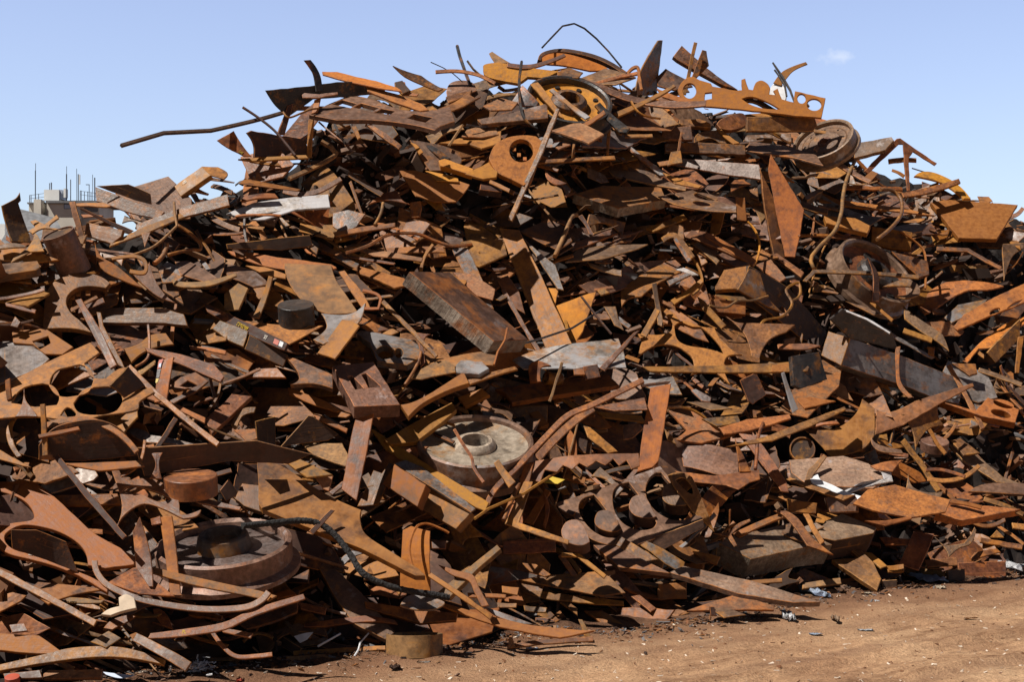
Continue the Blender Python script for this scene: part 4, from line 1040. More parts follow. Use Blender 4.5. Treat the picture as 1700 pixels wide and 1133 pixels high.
P(SP, "wishbone plate cut with two big oval openings right of the middle", "o", "1072,502 1082,500 ~1115,517 ~1130,533 1150,542 1186,544 ~1200,568 1225,587 1232,589 ~1208,592 ~1202,612 1212,638 ~1190,620 ~1175,615 1147,622 ~1152,606 ~1146,590 ~1120,574 ~1088,574 1058,593 1066,566 1059,554 1090,556 ~1112,551 1117,536 ~1100,516", 6, 0, 46, holes=["1120,541 ~1137,534 ~1168,546 ~1192,570 1201,587 ~1175,579 ~1140,573 ~1124,562"], ref="wishbone plate with oval openings")
P(FB, "short post crossing the wishbone plate's upper arm", "u", "1082,472 1090,470 1102,545 1092,540", 5, -5, 14)
P(FB, "orange bar rising behind the wishbone plate's left arm", "o", "1063,556 1088,511 1096,516 1073,560", 5, -5, 35)
P(FB, "thin bar slanting down above the star-shaped offcut", "r", "1158,492 1170,500 1206,540 1198,546 1165,512", 5, 0, 35)
P(FB, "long level bar with a lit square end below the wishbone plate", "r", "1065,611 1330,602 1343,612 1340,619 1080,619", 6, 0, 38)
P(BL, "orange-lit block on the end of the long level bar", "o", "1282,606 1330,601 1334,612 1322,618 1280,618", 6, 0, 35)
P(FB, "two thin strips stacked above the long level bar", "r", "1290,572 1340,570 1362,575 1340,580 1292,580", 5, 0, 50)
P(BL, "dark grey block in shadow right of the long level bar", "k", "1314,592 1360,585 1374,630 1330,646 1318,640", 9, 25, 10)
P(SP, "yellow-ribbed dark panel below the wishbone plate", "d", "1228,632 1255,618 1272,656 1250,672 1242,666", 6, 10, 12)
P(FB, "white-flecked bar end leaning right of the yellow-ribbed panel", "w", "1297,620 1302,618 1325,680 1316,686", 4, 20, 10)
P(BE, "end-lit long black beam on the right slope", "g", "1408,560 1500,592 1590,628 1597,650 1592,672 1560,665 1500,641 1397,607", 18, 30, 12, ref="long black beam on the right")
P(BL, "red-brown square end of the long black beam", "r", "1375,550 1411,562 1396,607 1363,590", 6, -35, 24, off=3, cat="steel block")
P(SP, "black panel with a pale torn upper edge above the long black beam", "k", "1400,513 1440,528 1480,550 1492,582 1410,562 1380,530", 6, 30, -8)
S(ST, "pale torn strip along the black panel's top edge", "w", 3, "1402,514 1440,530 1478,552", 3, 0, 45)
P(ST, "thin vertical strip bent around the long black beam", "t", "1486,577 1495,575 ~1493,610 ~1497,637 1516,660 1508,662 ~1490,640 ~1487,610", 4, -10, 22, off=8)
P(OC, "curved grey-brown star-shaped piece above the long black beam", "u", "1500,505 ~1516,521 ~1545,541 1565,555 ~1571,568 1576,582 ~1555,566 ~1530,551 1502,529", 5, 0, 42)
P(SP, "wavy orange flat bar below the half-buried tilted wheel", "o", "1525,503 ~1545,481 1570,469 1600,467 ~1640,470 1667,475 ~1640,483 ~1600,486 1546,515 1536,517", 5, 0, 48, ref="wavy orange flat bar on the right")
P(SP, "grey curved sheet behind the slotted orange frame", "g", "1568,527 1590,506 1640,496 1628,512 1580,536", 4, 0, 52)
P("machine_frame", "orange frame plate with slots running out of the picture on the right", "o", "1582,543 1600,522 1650,494 1705,468 1705,500 1640,526 1590,548", 6, -5, 42, holes=["o1652,517,10,4,-28", "1672,512 ~1685,502 1697,498 ~1685,508"], ref="slotted orange frame on the right edge")
P("machine_frame", "forked yellow-orange arm below the slotted orange frame", "y", "1598,599 1612,585 ~1635,562 1680,530 1705,524 1705,536 1662,560 ~1650,576 1625,579 1606,603", 5, -5, 40)
P(SP, "shaded triangular panel under the forked yellow-orange arm", "r", "1638,586 1692,530 1694,562 1652,603", 5, 25, 14)
P("striated_block", "ribbed block end like a brush at the tip of the long black beam", "r", "1580,603 1620,604 1623,620 1610,624", 7, 0, 38)
S(FB, "slim bar leaving the brush-like block toward the picture's edge", "u", 7, "1625,613 1697,638", 5, 0, 45)
S(FB, "long slim bar slanting across the right slope under the half-buried wheel", "o", 5, "1385,470 1425,482 1482,532", 4, 0, 42)
S(FB, "steep slim bar right of the long black beam's tip", "r", 8, "1575,606 1600,650 1632,712", 5, -8, 30)
P(BE, "orange slab with two round holes on the right edge", "o", "1560,666 1620,682 1640,660 1692,680 1686,702 1630,691", 13, 0, 52, holes=["o1666,671,17,6,15", "o1662,687,17,6,15"], ref="orange slab with two round holes")
P(FB, "rusty bar standing at the right edge above the two-holed slab", "o", "1690,560 1700,558 1692,620 1685,620", 5, 0, 14)
# --- left middle: holed lattice and what lies round it
h6 = P("pipe_flange", "broken half ring of a flange with square lugs, left slope below the drum", "r", "183,470 176,478 ~150,475 ~128,478 ~113,490 ~110,505 ~118,520 130,530 152,552 ~118,545 72,546 ~74,505 ~80,480 ~98,462 ~130,453 ~162,457", 10, 6, 42, ref="broken half-ring flange")
for x, y in ((112, 512), (115, 502), (120, 493), (130, 487), (146, 486), (121, 514)):
    P("lug", None, "o", [(x - 4, y - 4), (x + 4, y - 4), (x + 4, y + 4), (x - 4, y + 4)], 4, 6, 42, off=-5, parent=h6, fit=False)
P(BE, "grey ribbed bar lying level right of the broken half ring", "u", "150,512 268,511 305,522 311,541 275,537 168,536", 10, -6, 24, ref="grey ribbed bar")
P(FB, "dark square bar leaning down across the grey ribbed bar", "u", "126,500 136,497 165,545 195,607 184,614 154,556", 7, -15, 26, off=6)
P(FB, "slender twisted bar beside the dark leaning square bar", "r", "160,518 167,519 171,540 202,600 207,612 196,606 165,546", 5, -10, 26)
P(ST, "curved tan band arching right of the leaning square bar", "t", "205,580 ~230,571 ~250,555 275,552 289,573 ~262,576 ~237,586 218,601", 6, 0, 40)
T(RD, "thin strip bowed down from the grey ribbed bar to the lattice", "r", 2.6, "246,540 ~248,570 ~245,595 225,610", off=12, sides=5)
P("channel_section", "long channel with a chalk-lettered edge below the curved tan band", "r", "240,577 300,588 355,605 372,625 366,634 310,609 245,584", 7, 0, 46, ref="long chalk-edged channel")
P(OC, "pinkish cross-shaped offcut with a square hole", "u", "281,640 300,626 324,617 346,632 325,651 286,670 281,664 310,651 ~318,644 300,648 290,650", 6, 0, 46, holes=["299,641 312,632 328,640 316,645"], ref="pinkish cross-shaped offcut")
tob = P(OC, "triangular orange board with red and yellow paint beside the lattice", "o", "262,600 272,596 288,592 276,666 256,668", 5, -5, 28)
P("paint_mark", None, "red", "264,598 271,596 267,612 261,613", 0.4, -5, 28, parent=tob, fit=False)
P("paint_mark", None, "blue", "264,604 268,603 267,610 263,610", 0.4, -5, 28, parent=tob, fit=False, off=0.3)
P("paint_mark", None, "k", "261,614 267,613 264,628 259,628", 0.4, -5, 28, parent=tob, fit=False)
P("paint_mark", None, "yellow", "259,629 264,629 261,636 258,636", 0.4, -5, 28, parent=tob, fit=False)
P("steel_disc", "large grey plate edge like a disc cut by the picture's edge", "g", "-10,568 ~30,568 ~62,580 82,596 ~62,612 30,626 -10,642", 5, 0, 55)
P("machine_frame", "orange square frame lying above the lattice plate", "o", "20,552 75,545 122,578 104,590 75,588 55,572 22,570", 6, 0, 50, holes=["54,567 80,558 84,570 66,580"])
P(SP, "large red-orange lattice plate with rounded openings, left slope", "o", "-5,642 60,610 150,568 165,585 140,603 ~152,625 175,628 ~195,612 212,608 218,622 ~205,635 ~215,650 250,640 256,648 ~232,665 ~225,680 170,690 ~120,698 ~60,690 -5,690", 6, 0, 52, holes=["82,640 ~86,624 98,613 132,605 ~148,612 ~155,626 152,640 ~142,653 112,659 ~94,655", "18,666 28,650 ~44,640 70,636 ~88,642 ~98,658 94,672 58,674", "122,670 132,655 ~146,645 180,641 ~196,648 ~203,664 194,681 ~176,688 150,689 ~130,684", "100,690 ~112,676 ~126,686 ~120,693"], ref="red-orange lattice plate")
P(SP, "dark square sheet standing on the lattice plate", "d", "185,640 213,608 243,640 208,661", 4, 50, 6)
S(FB, "long thin bar running down from the lattice plate", "r", 9, "213,608 260,655 320,705 362,738", 6, -5, 40, ref="long thin bar below the lattice plate")
P(FB, "small wooden-looking stub standing on the lattice plate's corner", "t", "8,632 16,628 18,662 10,665", 5, -10, 10)
P(OC, "flared tri-pointed sheet at the lattice plate's lower edge", "r", "40,645 ~43,665 ~55,680 62,692 25,692 ~36,672", 4, 0, 32)
P(BL, "brown wedge-ended board right of the pinkish cross offcut", "r", "340,697 380,660 385,654 418,658 352,720", 10, 12, 46)
P(OC, "curved brown band below the wedge-ended board", "r", "383,705 ~390,690 ~405,678 425,676 422,685 ~402,692 ~392,712", 5, 5, 36)
# --- centre
P(SP, "brown plate with a concave end left of the slotted block", "u", "474,592 490,595 552,622 552,645 ~520,637 482,639 ~496,630 ~492,614", 9, 0, 50, ref="brown plate with a concave end")
P(FB, "tilted board behind the slotted block", "r", "508,587 596,607 591,616 552,612 506,600", 6, 0, 45)
P("machined_block", "big rusty block with T-shaped slots cut into its top", "u", "552,607 620,601 664,672 588,675", 24, 8, 58, off=40, holes=["577,626 583,624 ~592,632 604,645 612,644 606,632 600,622 608,620 632,642 590,647"], ref="rusty block with T-slots")
P(FB, "toothed orange bar lying left below the slotted block", "o", "478,645 490,648 540,665 565,680 560,682 520,672 480,655", 5, 0, 48)
S(FB, "thin square bar with a pale end below the toothed orange bar", "t", 7, "458,665 500,682 576,712", 5, 0, 45)
P(SP, "dusty plate patched tan, under the thin square bar", "t", "498,737 568,736 582,765 574,776 520,755", 5, 0, 58)
P(SP, "dark folded sheet like a tent in the left middle", "d", "465,742 ~490,715 512,690 520,692 562,722 545,732", 4, 28, 2, ref="dark tent-like sheet")
P(SP, "dark square sheet with a frayed white top edge", "d", "424,700 457,692 458,740 427,736", 4, 40, 4)
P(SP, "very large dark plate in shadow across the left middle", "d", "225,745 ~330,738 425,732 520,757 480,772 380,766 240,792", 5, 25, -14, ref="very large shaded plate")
P(OC, "small tan plate lying on the very large shaded plate", "t", "388,714 424,712 427,728 410,734", 4, 0, 56)
T(RD, "thin tan rod resting along the very large shaded plate", "t", 2, "340,708 370,720 402,732", off=12, sides=5)
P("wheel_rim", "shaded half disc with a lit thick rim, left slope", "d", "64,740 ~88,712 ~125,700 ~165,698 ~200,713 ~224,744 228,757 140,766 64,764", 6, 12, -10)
S("wheel_rim", "lit curved rim bounding the shaded half disc", "t", 9, "76,706 ~112,697 ~150,697 ~186,712 ~210,730 227,750", 6, 0, 50, ref="lit curved rim on the left slope")
P(FB, "upright wooden-looking stake by the lit curved rim", "t", "66,672 74,671 79,756 70,758", 5, -15, 10, off=8)
P(FB, "level tan stub crossing the upright stake", "t", "63,722 130,708 133,714 65,728", 6, 0, 34)
P(ST, "curled strip end left of the upright stake", "r", "18,698 28,694 ~20,712 ~24,738 36,757 28,760 ~14,738 ~10,715", 5, 0, 36)
P(FB, "orange bar end running in from the picture's edge below the curled strip", "o", "-5,745 40,770 52,777 -5,762", 5, 0, 48)
P("pipe_piece", "bright grey tube lying right of the lit curved rim", "s", "207,712 ~222,708 ~240,714 250,722 330,735 300,738 250,735 ~232,730", 6, 0, 50)
S(ST, "wiry strip rising to a thin point beside the bright grey tube", "r", 5, "200,790 ~222,778 ~235,760 240,730", 4, 0, 32)
S(FB, "dark slim bar rising from the very large shaded plate", "d", 8, "245,768 270,730 292,694", 5, 10, 20)
# --- centre right
P(SP, "brown plate with an orange crease lying right of the pale-faced wheel", "r", "822,646 905,633 1010,622 1028,640 926,656 850,669 838,652", 8, 0, 58, ref="brown plate above the pale-faced wheel")
P("hook", "C-shaped hook standing on the grey-white stained plate's edge", "r", "878,622 ~879,606 ~893,599 915,607 ~899,611 ~897,624 898,634 880,636", 6, 0, 26)
W("pipe_piece", "short length of pipe lying beside the C-shaped hook", (906, 628), 11, -60, 8, [("pipe_piece", "r", [(0.75, 0), (1, 0), (1, -2.6), (0.75, -2.6)], True)])
P(BL, "small square plate standing in front of the grey-white stained plate", "u", "968,609 992,605 997,626 972,631", 5, 5, 20)
P(SP, "small purple-brown plate left of the small square plate", "u", "952,612 968,609 972,622 953,622", 5, 0, 45)
S(FB, "pale stick leaning in front of the pipe length", "t", 5, "933,603 912,670", 4, 0, 20, off=8)
P(BL, "short orange-edged box beside the brown plate", "o", "760,660 800,645 813,656 772,676", 8, -8, 34)
P(ST, "long brown bar lying above the wing-shaped plate", "r", "770,630 855,607 860,612 778,638", 6, 0, 46)
P(OC, "wing-shaped orange plate left above the pale-faced wheel", "o", "665,672 ~700,661 770,617 779,636 ~740,650 ~702,670 678,692", 10, 0, 48, ref="wing-shaped orange plate")
pw = W("train_wheel", "pale-faced flanged wheel with a round bore in the middle of the heap", (789, 730), 104, 4, 66, [
    ("rim", "b", [(0.93, -0.34), (1.0, -0.40), (1.0, -0.52), (0.86, -0.54), (0.82, -0.30), (0.86, -0.04), (0.89, 0.0), (0.93, -0.02)], True),
    ("web", "e", [(0.30, -0.12), (0.60, -0.17), (0.86, -0.10), (0.86, -0.2), (0.30, -0.25)], True),
    ("hub", "e", [(0.22, -0.01), (0.27, -0.01), (0.32, -0.06), (0.34, -0.12), (0.34, -0.3), (0.22, -0.3)], True)], ref="pale-faced wheel", off=30)
del pw["size_m"]
P(SP, "serrated tan plank with a torn grey edge leaning over the pale-faced wheel", "o", "637,731 660,718 690,700 750,668 758,680 736,700 692,733 650,738", 9, 4, 50, off=8)
S(ST, "forked rusty strip standing in front of the pale-faced wheel", "r", 5, "754,713 ~770,740 ~783,760 ~787,778 803,803", 4, 0, 22, off=12)
P(SP, "long blade with a row of square teeth below the pale-faced wheel", "r", "797,780 ~870,763 ~960,756 1060,755 1062,775 1048,780 1040,766 1028,774 1018,763 1005,773 990,766 975,776 962,769 950,779 935,771 925,781 905,776 897,796 880,790 850,786 800,800", 4, 0, 44, ref="toothed blade")
S(FB, "wide rusty band sweeping up right from the toothed blade", "r", 13, "892,760 ~930,720 ~962,692 985,676", 5, 0, 40)
S(ST, "long rusty pipe-like strip sweeping up from the dark pit to the right", "r", 9, "806,845 ~822,812 ~862,772 ~905,726 ~942,690 ~985,671 1068,630", 6, 0, 38, off=14, ref="long sweeping rusty strip")
P(FB, "orange flat piece standing on edge right of the wide band", "o", "969,707 980,710 1026,750 1010,753 976,726", 5, 8, 30)
P(SP, "long grey-brown pipe-like bar right behind the sweeping strip", "t", "990,683 1065,690 1072,702 1000,693", 6, 0, 42)
P(SP, "tan plate behind the tall orange bar, right of the middle", "u", "985,676 1070,660 1075,680 1020,682", 4, 0, 58)
P(FB, "tan bar leaning over the toothed blade", "t", "820,771 828,765 856,801 845,811", 5, 0, 36, off=6)
P(FB, "rusty upright bar between the sweeping strip and the toothed blade", "t", "870,772 886,768 872,830 850,838", 5, -8, 26)
P("paper_sheet", "crumpled yellow paper below the toothed blade", "yellow", "899,801 912,790 938,797 926,804", 2, 0, 50, wob=0.5)
P(SP, "tall flat orange bar standing upright, right of the middle", "o", "1080,644 1114,637 1104,700 1092,774 1058,784 1068,712", 6, -8, 24, off=6, ref="tall flat orange bar")
P(SP, "tan plate right of the tall flat orange bar", "t", "1110,681 ~1150,682 1182,700 1216,722 1165,736 1122,730 1140,714", 7, 0, 56, ref="tan plate right of the tall bar")
T(RD, "thin dark strip draped along the tan plate's edge", "r", 2.6, "1108,677 ~1140,678 ~1165,690 ~1190,712 1218,724", off=12, sides=5)
P(BL, "tan level block behind the tan plate", "u", "1165,695 1225,690 1230,702 1190,708", 6, 0, 45)
P(SP, "pinkish-brown sheet with torn edges in the right middle", "u", "1130,733 1180,738 1225,748 1227,789 1190,788 1135,771", 4, 0, 44, ref="pinkish torn sheet")
P(SP, "torn orange sheet below the pinkish sheet", "r", "1120,782 1188,790 1260,780 1262,796 1245,801 1226,813 1206,806 1150,800", 4, 0, 48)
P(OC, "tapered brown fin right of the pinkish sheet", "r", "1220,728 1236,760 1246,784 1228,784", 4, 5, 24)
P(FB, "brown plank slanting down beside the tapered fin", "r", "1222,713 1245,710 1275,752 1306,800 1310,816 1297,815", 6, -8, 36)
P(FB, "orange bar rising right above the pinkish sheet", "o", "1195,712 1240,696 1310,690 1313,697 1240,716 1202,723", 6, 0, 48)
T(RD, "thin rusty rod standing beside the slanting plank", "r", 3, "1254,780 ~1257,750 ~1258,728 1267,703", off=12, sides=6)
P(FB, "long flat strip rising to the right above the round dark drum", "r", "1205,742 1280,722 1340,698 1402,675 1405,680 1345,708 1282,732", 5, 0, 48)
W("steel_drum", "small dark round drum end facing out on the right", (1332, 746), 21, -10, 16, [("drum_wall", "r", [(0.9, 0), (1, 0), (1, -1.8), (0.9, -1.8)], True), ("drum_end", "d", [(0, -0.15), (0.9, -0.15), (0.9, -0.25), (0, -0.25)], True)])
P("slatted_block", "slab scored into slats beneath the white cloth", "v", "1310,764 1400,757 1442,770 1472,791 1450,811 1340,805 1314,785", 8, 0, 58, ref="scored slab under the white cloth")
P("cloth_strip", "white cloth strip crumpled on the slope on the right", "white", "1345,796 ~1357,787 ~1363,797 ~1382,805 ~1402,815 1436,827 1430,834 ~1400,826 ~1375,813 ~1351,806", 4, 0, 45, off=6, wob=1.2, ref="white cloth strip")
P("cloth_strip", "pale sheet folded beside the white cloth strip", "w", "1400,812 1432,800 1468,794 1462,779 1480,777 1484,796 1456,804 1412,816", 4, 0, 45, off=5, wob=0.8)
P(FB, "wooden-looking bar leaning on the scored slab", "t", "1335,803 1342,780 1368,755 1372,760 1350,790 1345,806", 5, -5, 36)
P(OC, "dark-brown ribbed leaf plate standing upright on the right", "r", "1497,688 ~1530,682 1557,660 ~1558,690 1568,707 ~1545,711 ~1530,726 1520,748 ~1515,716", 4, 14, 16, ref="ribbed leaf plate")
P(OC, "red-brown flared plate, its far half running to a long point", "r", "1453,722 1455,680 ~1480,684 1520,666 1615,636 1617,641 1560,671 1500,706", 4, -4, 36)
P(OC, "big red-brown plate with concave sides on the right", "r", "1432,660 1452,678 1452,722 ~1430,745 1380,756 1360,736 1334,713 ~1385,712 ~1418,690", 4, -5, 42, ref="red-brown concave plate")
S(FB, "slim bar forming an elbow below the ribbed leaf plate", "r", 9, "1498,733 1530,770 1558,817", 5, 0, 40)
S(FB, "level slim bar meeting the elbow bar", "r", 6, "1446,746 1480,752 1508,757", 4, 0, 42)
P(BE, "long brown bar slanting down to the right edge", "u", "1570,735 1610,745 1665,792 1702,806 1655,801 1600,766", 7, 0, 44, ref="long bar slanting to the right edge")
P(FB, "short rusty bar lying on the slanting long bar", "r", "1578,731 1595,728 1627,752 1600,756", 6, 0, 50)
W("steel_disc", "short round disc lying right of the ribbed leaf plate", (1552, 732), 23, 0, 70, [("steel_disc", "u", [(0, 0), (0.97, 0), (1, -0.03), (1, -0.7), (0, -0.7)], False)])
S(ST, "wavy strip lying below the elbow bar", "o", 7, "1540,795 ~1570,798 ~1600,792 1626,773", 4, 0, 44)
P("striated_block", "brown lump with a frayed whitish edge near the right edge", "u", "1608,816 ~1640,803 1705,803 1705,822 1625,817", 7, 0, 48)
P(OC, "flared curved offcut above the big orange plate on the right", "u", "1508,784 ~1515,808 ~1540,818 1567,816 1560,828 1530,825 1504,814", 4, 0, 40)
# --- lower left
P("box_section", "open steel box section with a bright cut end, lower left", "s", "67,806 150,768 163,790 155,798 85,820 68,816", 6, -8, 36)
P(FB, "level brown bar behind the black diagonal bar", "r", "85,823 195,820 200,838 100,841", 8, 0, 26)
P(FB, "level bar below the lit curved rim", "t", "100,770 235,765 240,775 165,782", 5, 0, 48)
W("steel_disc", "thick orange-brown round stump of steel, lower left", (316, 790), 44, 0, 79, [("steel_disc", "r", [(0, 0), (0.97, 0), (1, -0.03), (1, -0.75), (0, -0.75)], False)], ref="thick orange-brown round stump")
P(OC, "branching offcut with a curved opening left of the round stump", "r", "185,783 198,783 ~212,800 ~250,795 ~280,808 297,823 ~298,840 ~303,858 335,852 ~328,863 305,865 280,850 ~240,837 ~208,855 192,880 ~202,850 ~200,825", 6, 0, 46, holes=["202,821 ~220,810 ~255,816 285,829 ~262,833 ~235,822"], ref="branching offcut near the stump")
P(OC, "small waisted offcut standing above the round stump", "r", "250,752 270,752 ~264,770 268,795 248,795 ~258,772", 4, 0, 26)
P(FB, "wavy bar with a white-speckled end right of the round stump", "u", "302,820 330,825 400,842 398,848 330,836", 5, 0, 46)
P(BL, "dark diamond-shaped block end right of the stump", "d", "365,815 380,795 397,822 375,833", 8, 25, 6)
P(SP, "orange-brown slab end behind the dark diamond block", "r", "390,828 402,803 430,806 435,850 405,840", 10, -5, 48)
P(FB, "black diagonal square bar with a pale end, lower left", "d", "88,760 97,755 150,820 210,890 203,896 140,825", 6, -10, 30, off=8, ref="black diagonal bar")
arm = P("machine_frame", "broad rusty arm with an oval opening reaching in from the picture's edge", "o", "-5,800 15,800 50,795 85,820 155,885 226,925 222,938 175,944 146,939 ~140,915 ~120,895 ~85,879 ~40,872 ~12,884 ~8,898 ~22,912 50,920 90,931 180,972 178,984 130,956 ~90,940 ~50,929 ~15,920 -5,905 -5,872 ~25,868 ~55,862 ~50,842 ~30,826 -5,815", 8, 0, 48, ref="broad rusty arm at the picture's edge")
text(arm, "22 K9DI", 60, 922, 11, 12, "chalk")
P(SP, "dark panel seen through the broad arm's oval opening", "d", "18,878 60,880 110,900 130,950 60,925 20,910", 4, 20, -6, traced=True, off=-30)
P(OC, "rusty pointed plate lying under the broad arm", "r", "62,963 ~110,970 175,978 ~130,986 ~100,995 80,1003 45,978", 6, 0, 56)
P(SP, "broad rusty plate under the tread of the black wheel", "r", "178,968 226,940 252,960 290,990 232,986", 6, 0, 60)
S(FB, "long brown bar running down to the crumpled cloth", "r", 11, "-5,948 80,992 158,1035", 7, -5, 44, off=4, ref="long bar above the crumpled cloth")
bw_ = W("train_wheel", "large blackened flanged wheel with a tall hub, lower left", (371, 899), 117, -8, 75, [
    ("rim", "b", [(0.96, -0.30), (1.06, -0.36), (1.06, -0.43), (0.86, -0.44), (0.84, -0.28), (0.865, -0.05), (0.91, -0.0), (0.96, -0.03)], True),
    ("web", "m", [(0.36, -0.09), (0.60, -0.13), (0.87, -0.14), (0.87, -0.27), (0.36, -0.27)], True),
    ("hub", "s", [(0.265, 0.105), (0.335, 0.11), (0.355, 0.09), (0.385, -0.05), (0.41, -0.125), (0.41, -0.24), (0.265, -0.24)], True)], ref="large blackened wheel", off=28)
del bw_["size_m"]
P(FB, "rusty curved post standing left of the blackened wheel", "r", "221,884 234,860 242,890 250,926 256,976 249,976 226,944", 6, -10, 24, off=12)
P(FB, "grey and orange flat post leaning in front of the blackened wheel", "o", "265,860 286,858 292,910 300,985 303,990 283,989 275,930", 6, -8, 22, off=42, ref="orange post before the blackened wheel")
P(FB, "small block behind the orange post's top", "r", "250,862 266,857 268,870 252,873", 5, 0, 28)
P(FB, "flat tan bar lying across the front of the blackened wheel", "t", "253,944 ~340,962 430,982 460,992 447,1000 ~400,988 ~330,974 252,954", 6, 0, 40, off=42)
P(SP, "very big rusty plate with pointed corners right of the blackened wheel", "r", "427,763 ~470,775 ~520,808 ~560,830 600,847 ~598,862 ~606,886 640,910 696,945 706,956 690,956 600,911 436,846 430,838", 11, 6, 52, ref="very big pointed plate")
T("charred_rope", "thick charred black rope hanging from the blackened wheel", "rope", 5.4, "402,874 ~450,869 ~500,865 ~532,871 ~560,893 ~582,922 ~603,953 ~640,972 ~680,982 ~720,988 745,993", off=22, sides=9, sub=3, rough=0.11, ref="charred black rope")
P(BL, "box with a pale lid above the very big pointed plate", "t", "470,763 497,762 552,788 510,793 486,776", 7, 0, 52)
P(BL, "small wedge-shaped block below the pale-lidded box", "t", "522,792 553,790 546,816 536,812", 5, 0, 26)
P(FB, "tall rusty flat bar standing in the middle left", "r", "593,680 621,684 607,760 592,832 567,813 580,740", 6, -8, 28, off=4, ref="tall rusty bar left of the pale-faced wheel")
P(FB, "brown board right of the tall rusty bar", "u", "593,841 620,781 634,786 646,768 656,772 628,838", 5, -5, 36)
P(BE, "long orange beam slanting down right to the dark pit", "y", "615,712 623,715 700,765 812,835 806,849 790,843 640,746", 6, -4, 46, ref="long orange slanting beam")
ing = P("steel_ingot", "heavy twin-block ingot with a dark seam, centre of the lower slope", "g", "654,770 673,764 700,775 790,845 782,851 715,808", 6, 14, 52, ref="twin-block ingot")
P("block_half", None, "t", "635,803 655,771 707,806 693,842", 22, -22, 26, parent=ing, fit=False, off=22)
P("block_half", None, "t", "698,844 711,808 782,851 757,879", 22, -22, 26, parent=ing, fit=False, off=22)
P(FB, "short black rod leaning on the very big pointed plate", "d", "513,882 549,846 556,848 520,888", 5, 10, 26, off=10)
P(SP, "bright orange panel standing below the twin-block ingot", "y", "668,880 682,873 714,882 713,985 692,985 663,976", 5, -6, 22, ref="bright orange panel")
T(RD, "orange strap looped over the bright orange panel", "o", 2.4, "692,960 ~680,915 ~690,878 ~708,870 ~735,880 745,886", off=14, sides=5)
S(FB, "long thin orange bar running down right from the orange panel", "o", 8, "676,900 ~688,932 ~715,955 760,985 816,1022", 5, 0, 40, off=8)
P(SP, "pinkish-brown board slanting down below the charred rope", "u", "527,938 536,931 568,955 600,985 656,1050 640,1062 588,1036 556,992", 9, 8, 50, off=4, ref="pinkish-brown slanting board")
P(BE, "square tan beam end rising right of the orange panel", "t", "725,985 825,905 831,912 792,946 746,993", 11, -16, 38, off=4, ref="square tan beam end")
P(BL, "brown brick-like block right of the dark pit", "r", "835,899 921,893 923,917 836,921", 6, 0, 20)
P(FB, "small block end behind the loop of orange strap", "u", "716,896 741,898 740,912 717,911", 6, 0, 28)
# fan of plates and the three-disc frame
P(FB, "orange plank fanning out below the toothed blade", "o", "838,870 870,800 885,800 862,868 945,897 943,904 890,888", 5, 0, 40)
P(FB, "second fanned plank right of the first, above the brick-like block", "o", "870,868 905,812 914,818 885,872", 5, -5, 34)
P(FB, "thin curled strip by the fanned planks", "r", "903,818 ~912,840 ~910,862 905,878 901,872 ~905,850", 4, 0, 24)
T(RD, "rusty rod leaning up out of the dark pit", "r", 4, "836,865 ~848,835 862,804", off=10, sides=7)
T(RD, "thin orange rod lying across the fanned planks", "o", 2.6, "788,862 812,845 870,820 934,778", off=14, sides=5)
P("machine_frame", "grey-brown frame with three round cut-outs on the lower right", "u", "921,836 975,819 1096,774 1168,862 1082,897 1040,910 1010,905 ~985,897 ~965,882 952,858 930,848", 8, 4, 48, holes=["1090,785 1098,785 1150,850 ~1146,860 ~1120,864 ~1096,854 ~1078,836 ~1072,814 ~1078,795", "1030,804 1044,801 1060,822 1090,868 ~1082,878 ~1060,880 ~1036,870 ~1021,850 ~1017,828 ~1020,813", "972,826 986,822 1004,844 1030,884 ~1024,892 ~1005,892 ~985,882 ~970,866 ~961,848 ~963,834"], ref="frame with round cut-outs")
for q, lab in zip(("932,880 ~940,867 ~955,863 966,870 ~975,885 979,900 ~965,906 ~945,902 ~934,892", "987,862 ~993,850 ~1007,847 1018,852 1032,878 ~1020,884 ~1000,880 ~989,872", "1044,838 ~1050,826 ~1064,821 1074,828 1090,858 ~1075,861 ~1056,857 ~1046,848", "1099,818 ~1104,806 ~1118,801 1128,805 1142,838 ~1130,840 ~1112,838 ~1101,830"), ("lowest half-round slug, at the lower corner of the frame with round cut-outs", "second half-round slug up, standing in the frame with round cut-outs", "third half-round slug up the frame with round cut-outs", "highest half-round slug, at the upper corner of the frame with round cut-outs")):
    P("half_round_slug", lab, "u", q, 26, -6, 44, side="d")  # darker side colour stands for the shade on the slugs' flanks
P("machine_frame", "rusty plate with a round cut-out right behind the frame of disc slugs", "r", "1110,786 ~1130,780 1150,790 1166,830 1188,880 1178,872 1150,850 1120,810", 5, 8, 36, holes=["1122,796 ~1136,792 ~1148,806 ~1150,820 ~1138,814"])
P(FB, "dark front bar closing the lower edge of the round cut-out frame", "d", "1078,896 1168,862 1170,876 1100,915", 6, 14, 12)  # dark colour carries the shade on the frame's near side
P("angle_bar", "rusty half of a broken angle bar below the round cut-out frame", "r", "1020,905 1028,889 1102,934 1096,949", 7, -12, 34, off=4)
P("angle_bar", "grey scaled half of a broken angle bar beside its rusty twin", "g", "1058,899 1063,891 1138,932 1132,950 1104,936", 7, 5, 40, off=2)
P(SP, "orange-brown thick plate lying under the broken angle bars", "u", "985,905 1022,906 1098,944 1112,952 1030,942 1025,940", 9, 0, 58)
P(SP, "long tapering blade of plate pointing right at the foot of the heap", "v", "1110,950 1135,940 1250,965 1362,1000 1318,1001 1225,986", 10, 4, 60, ref="long tapering blade at the foot")
P("striated_block", "stack of cut sheets clamped together under the tapering blade", "t", "1093,970 1140,967 1140,995 1092,997", 8, 0, 14)
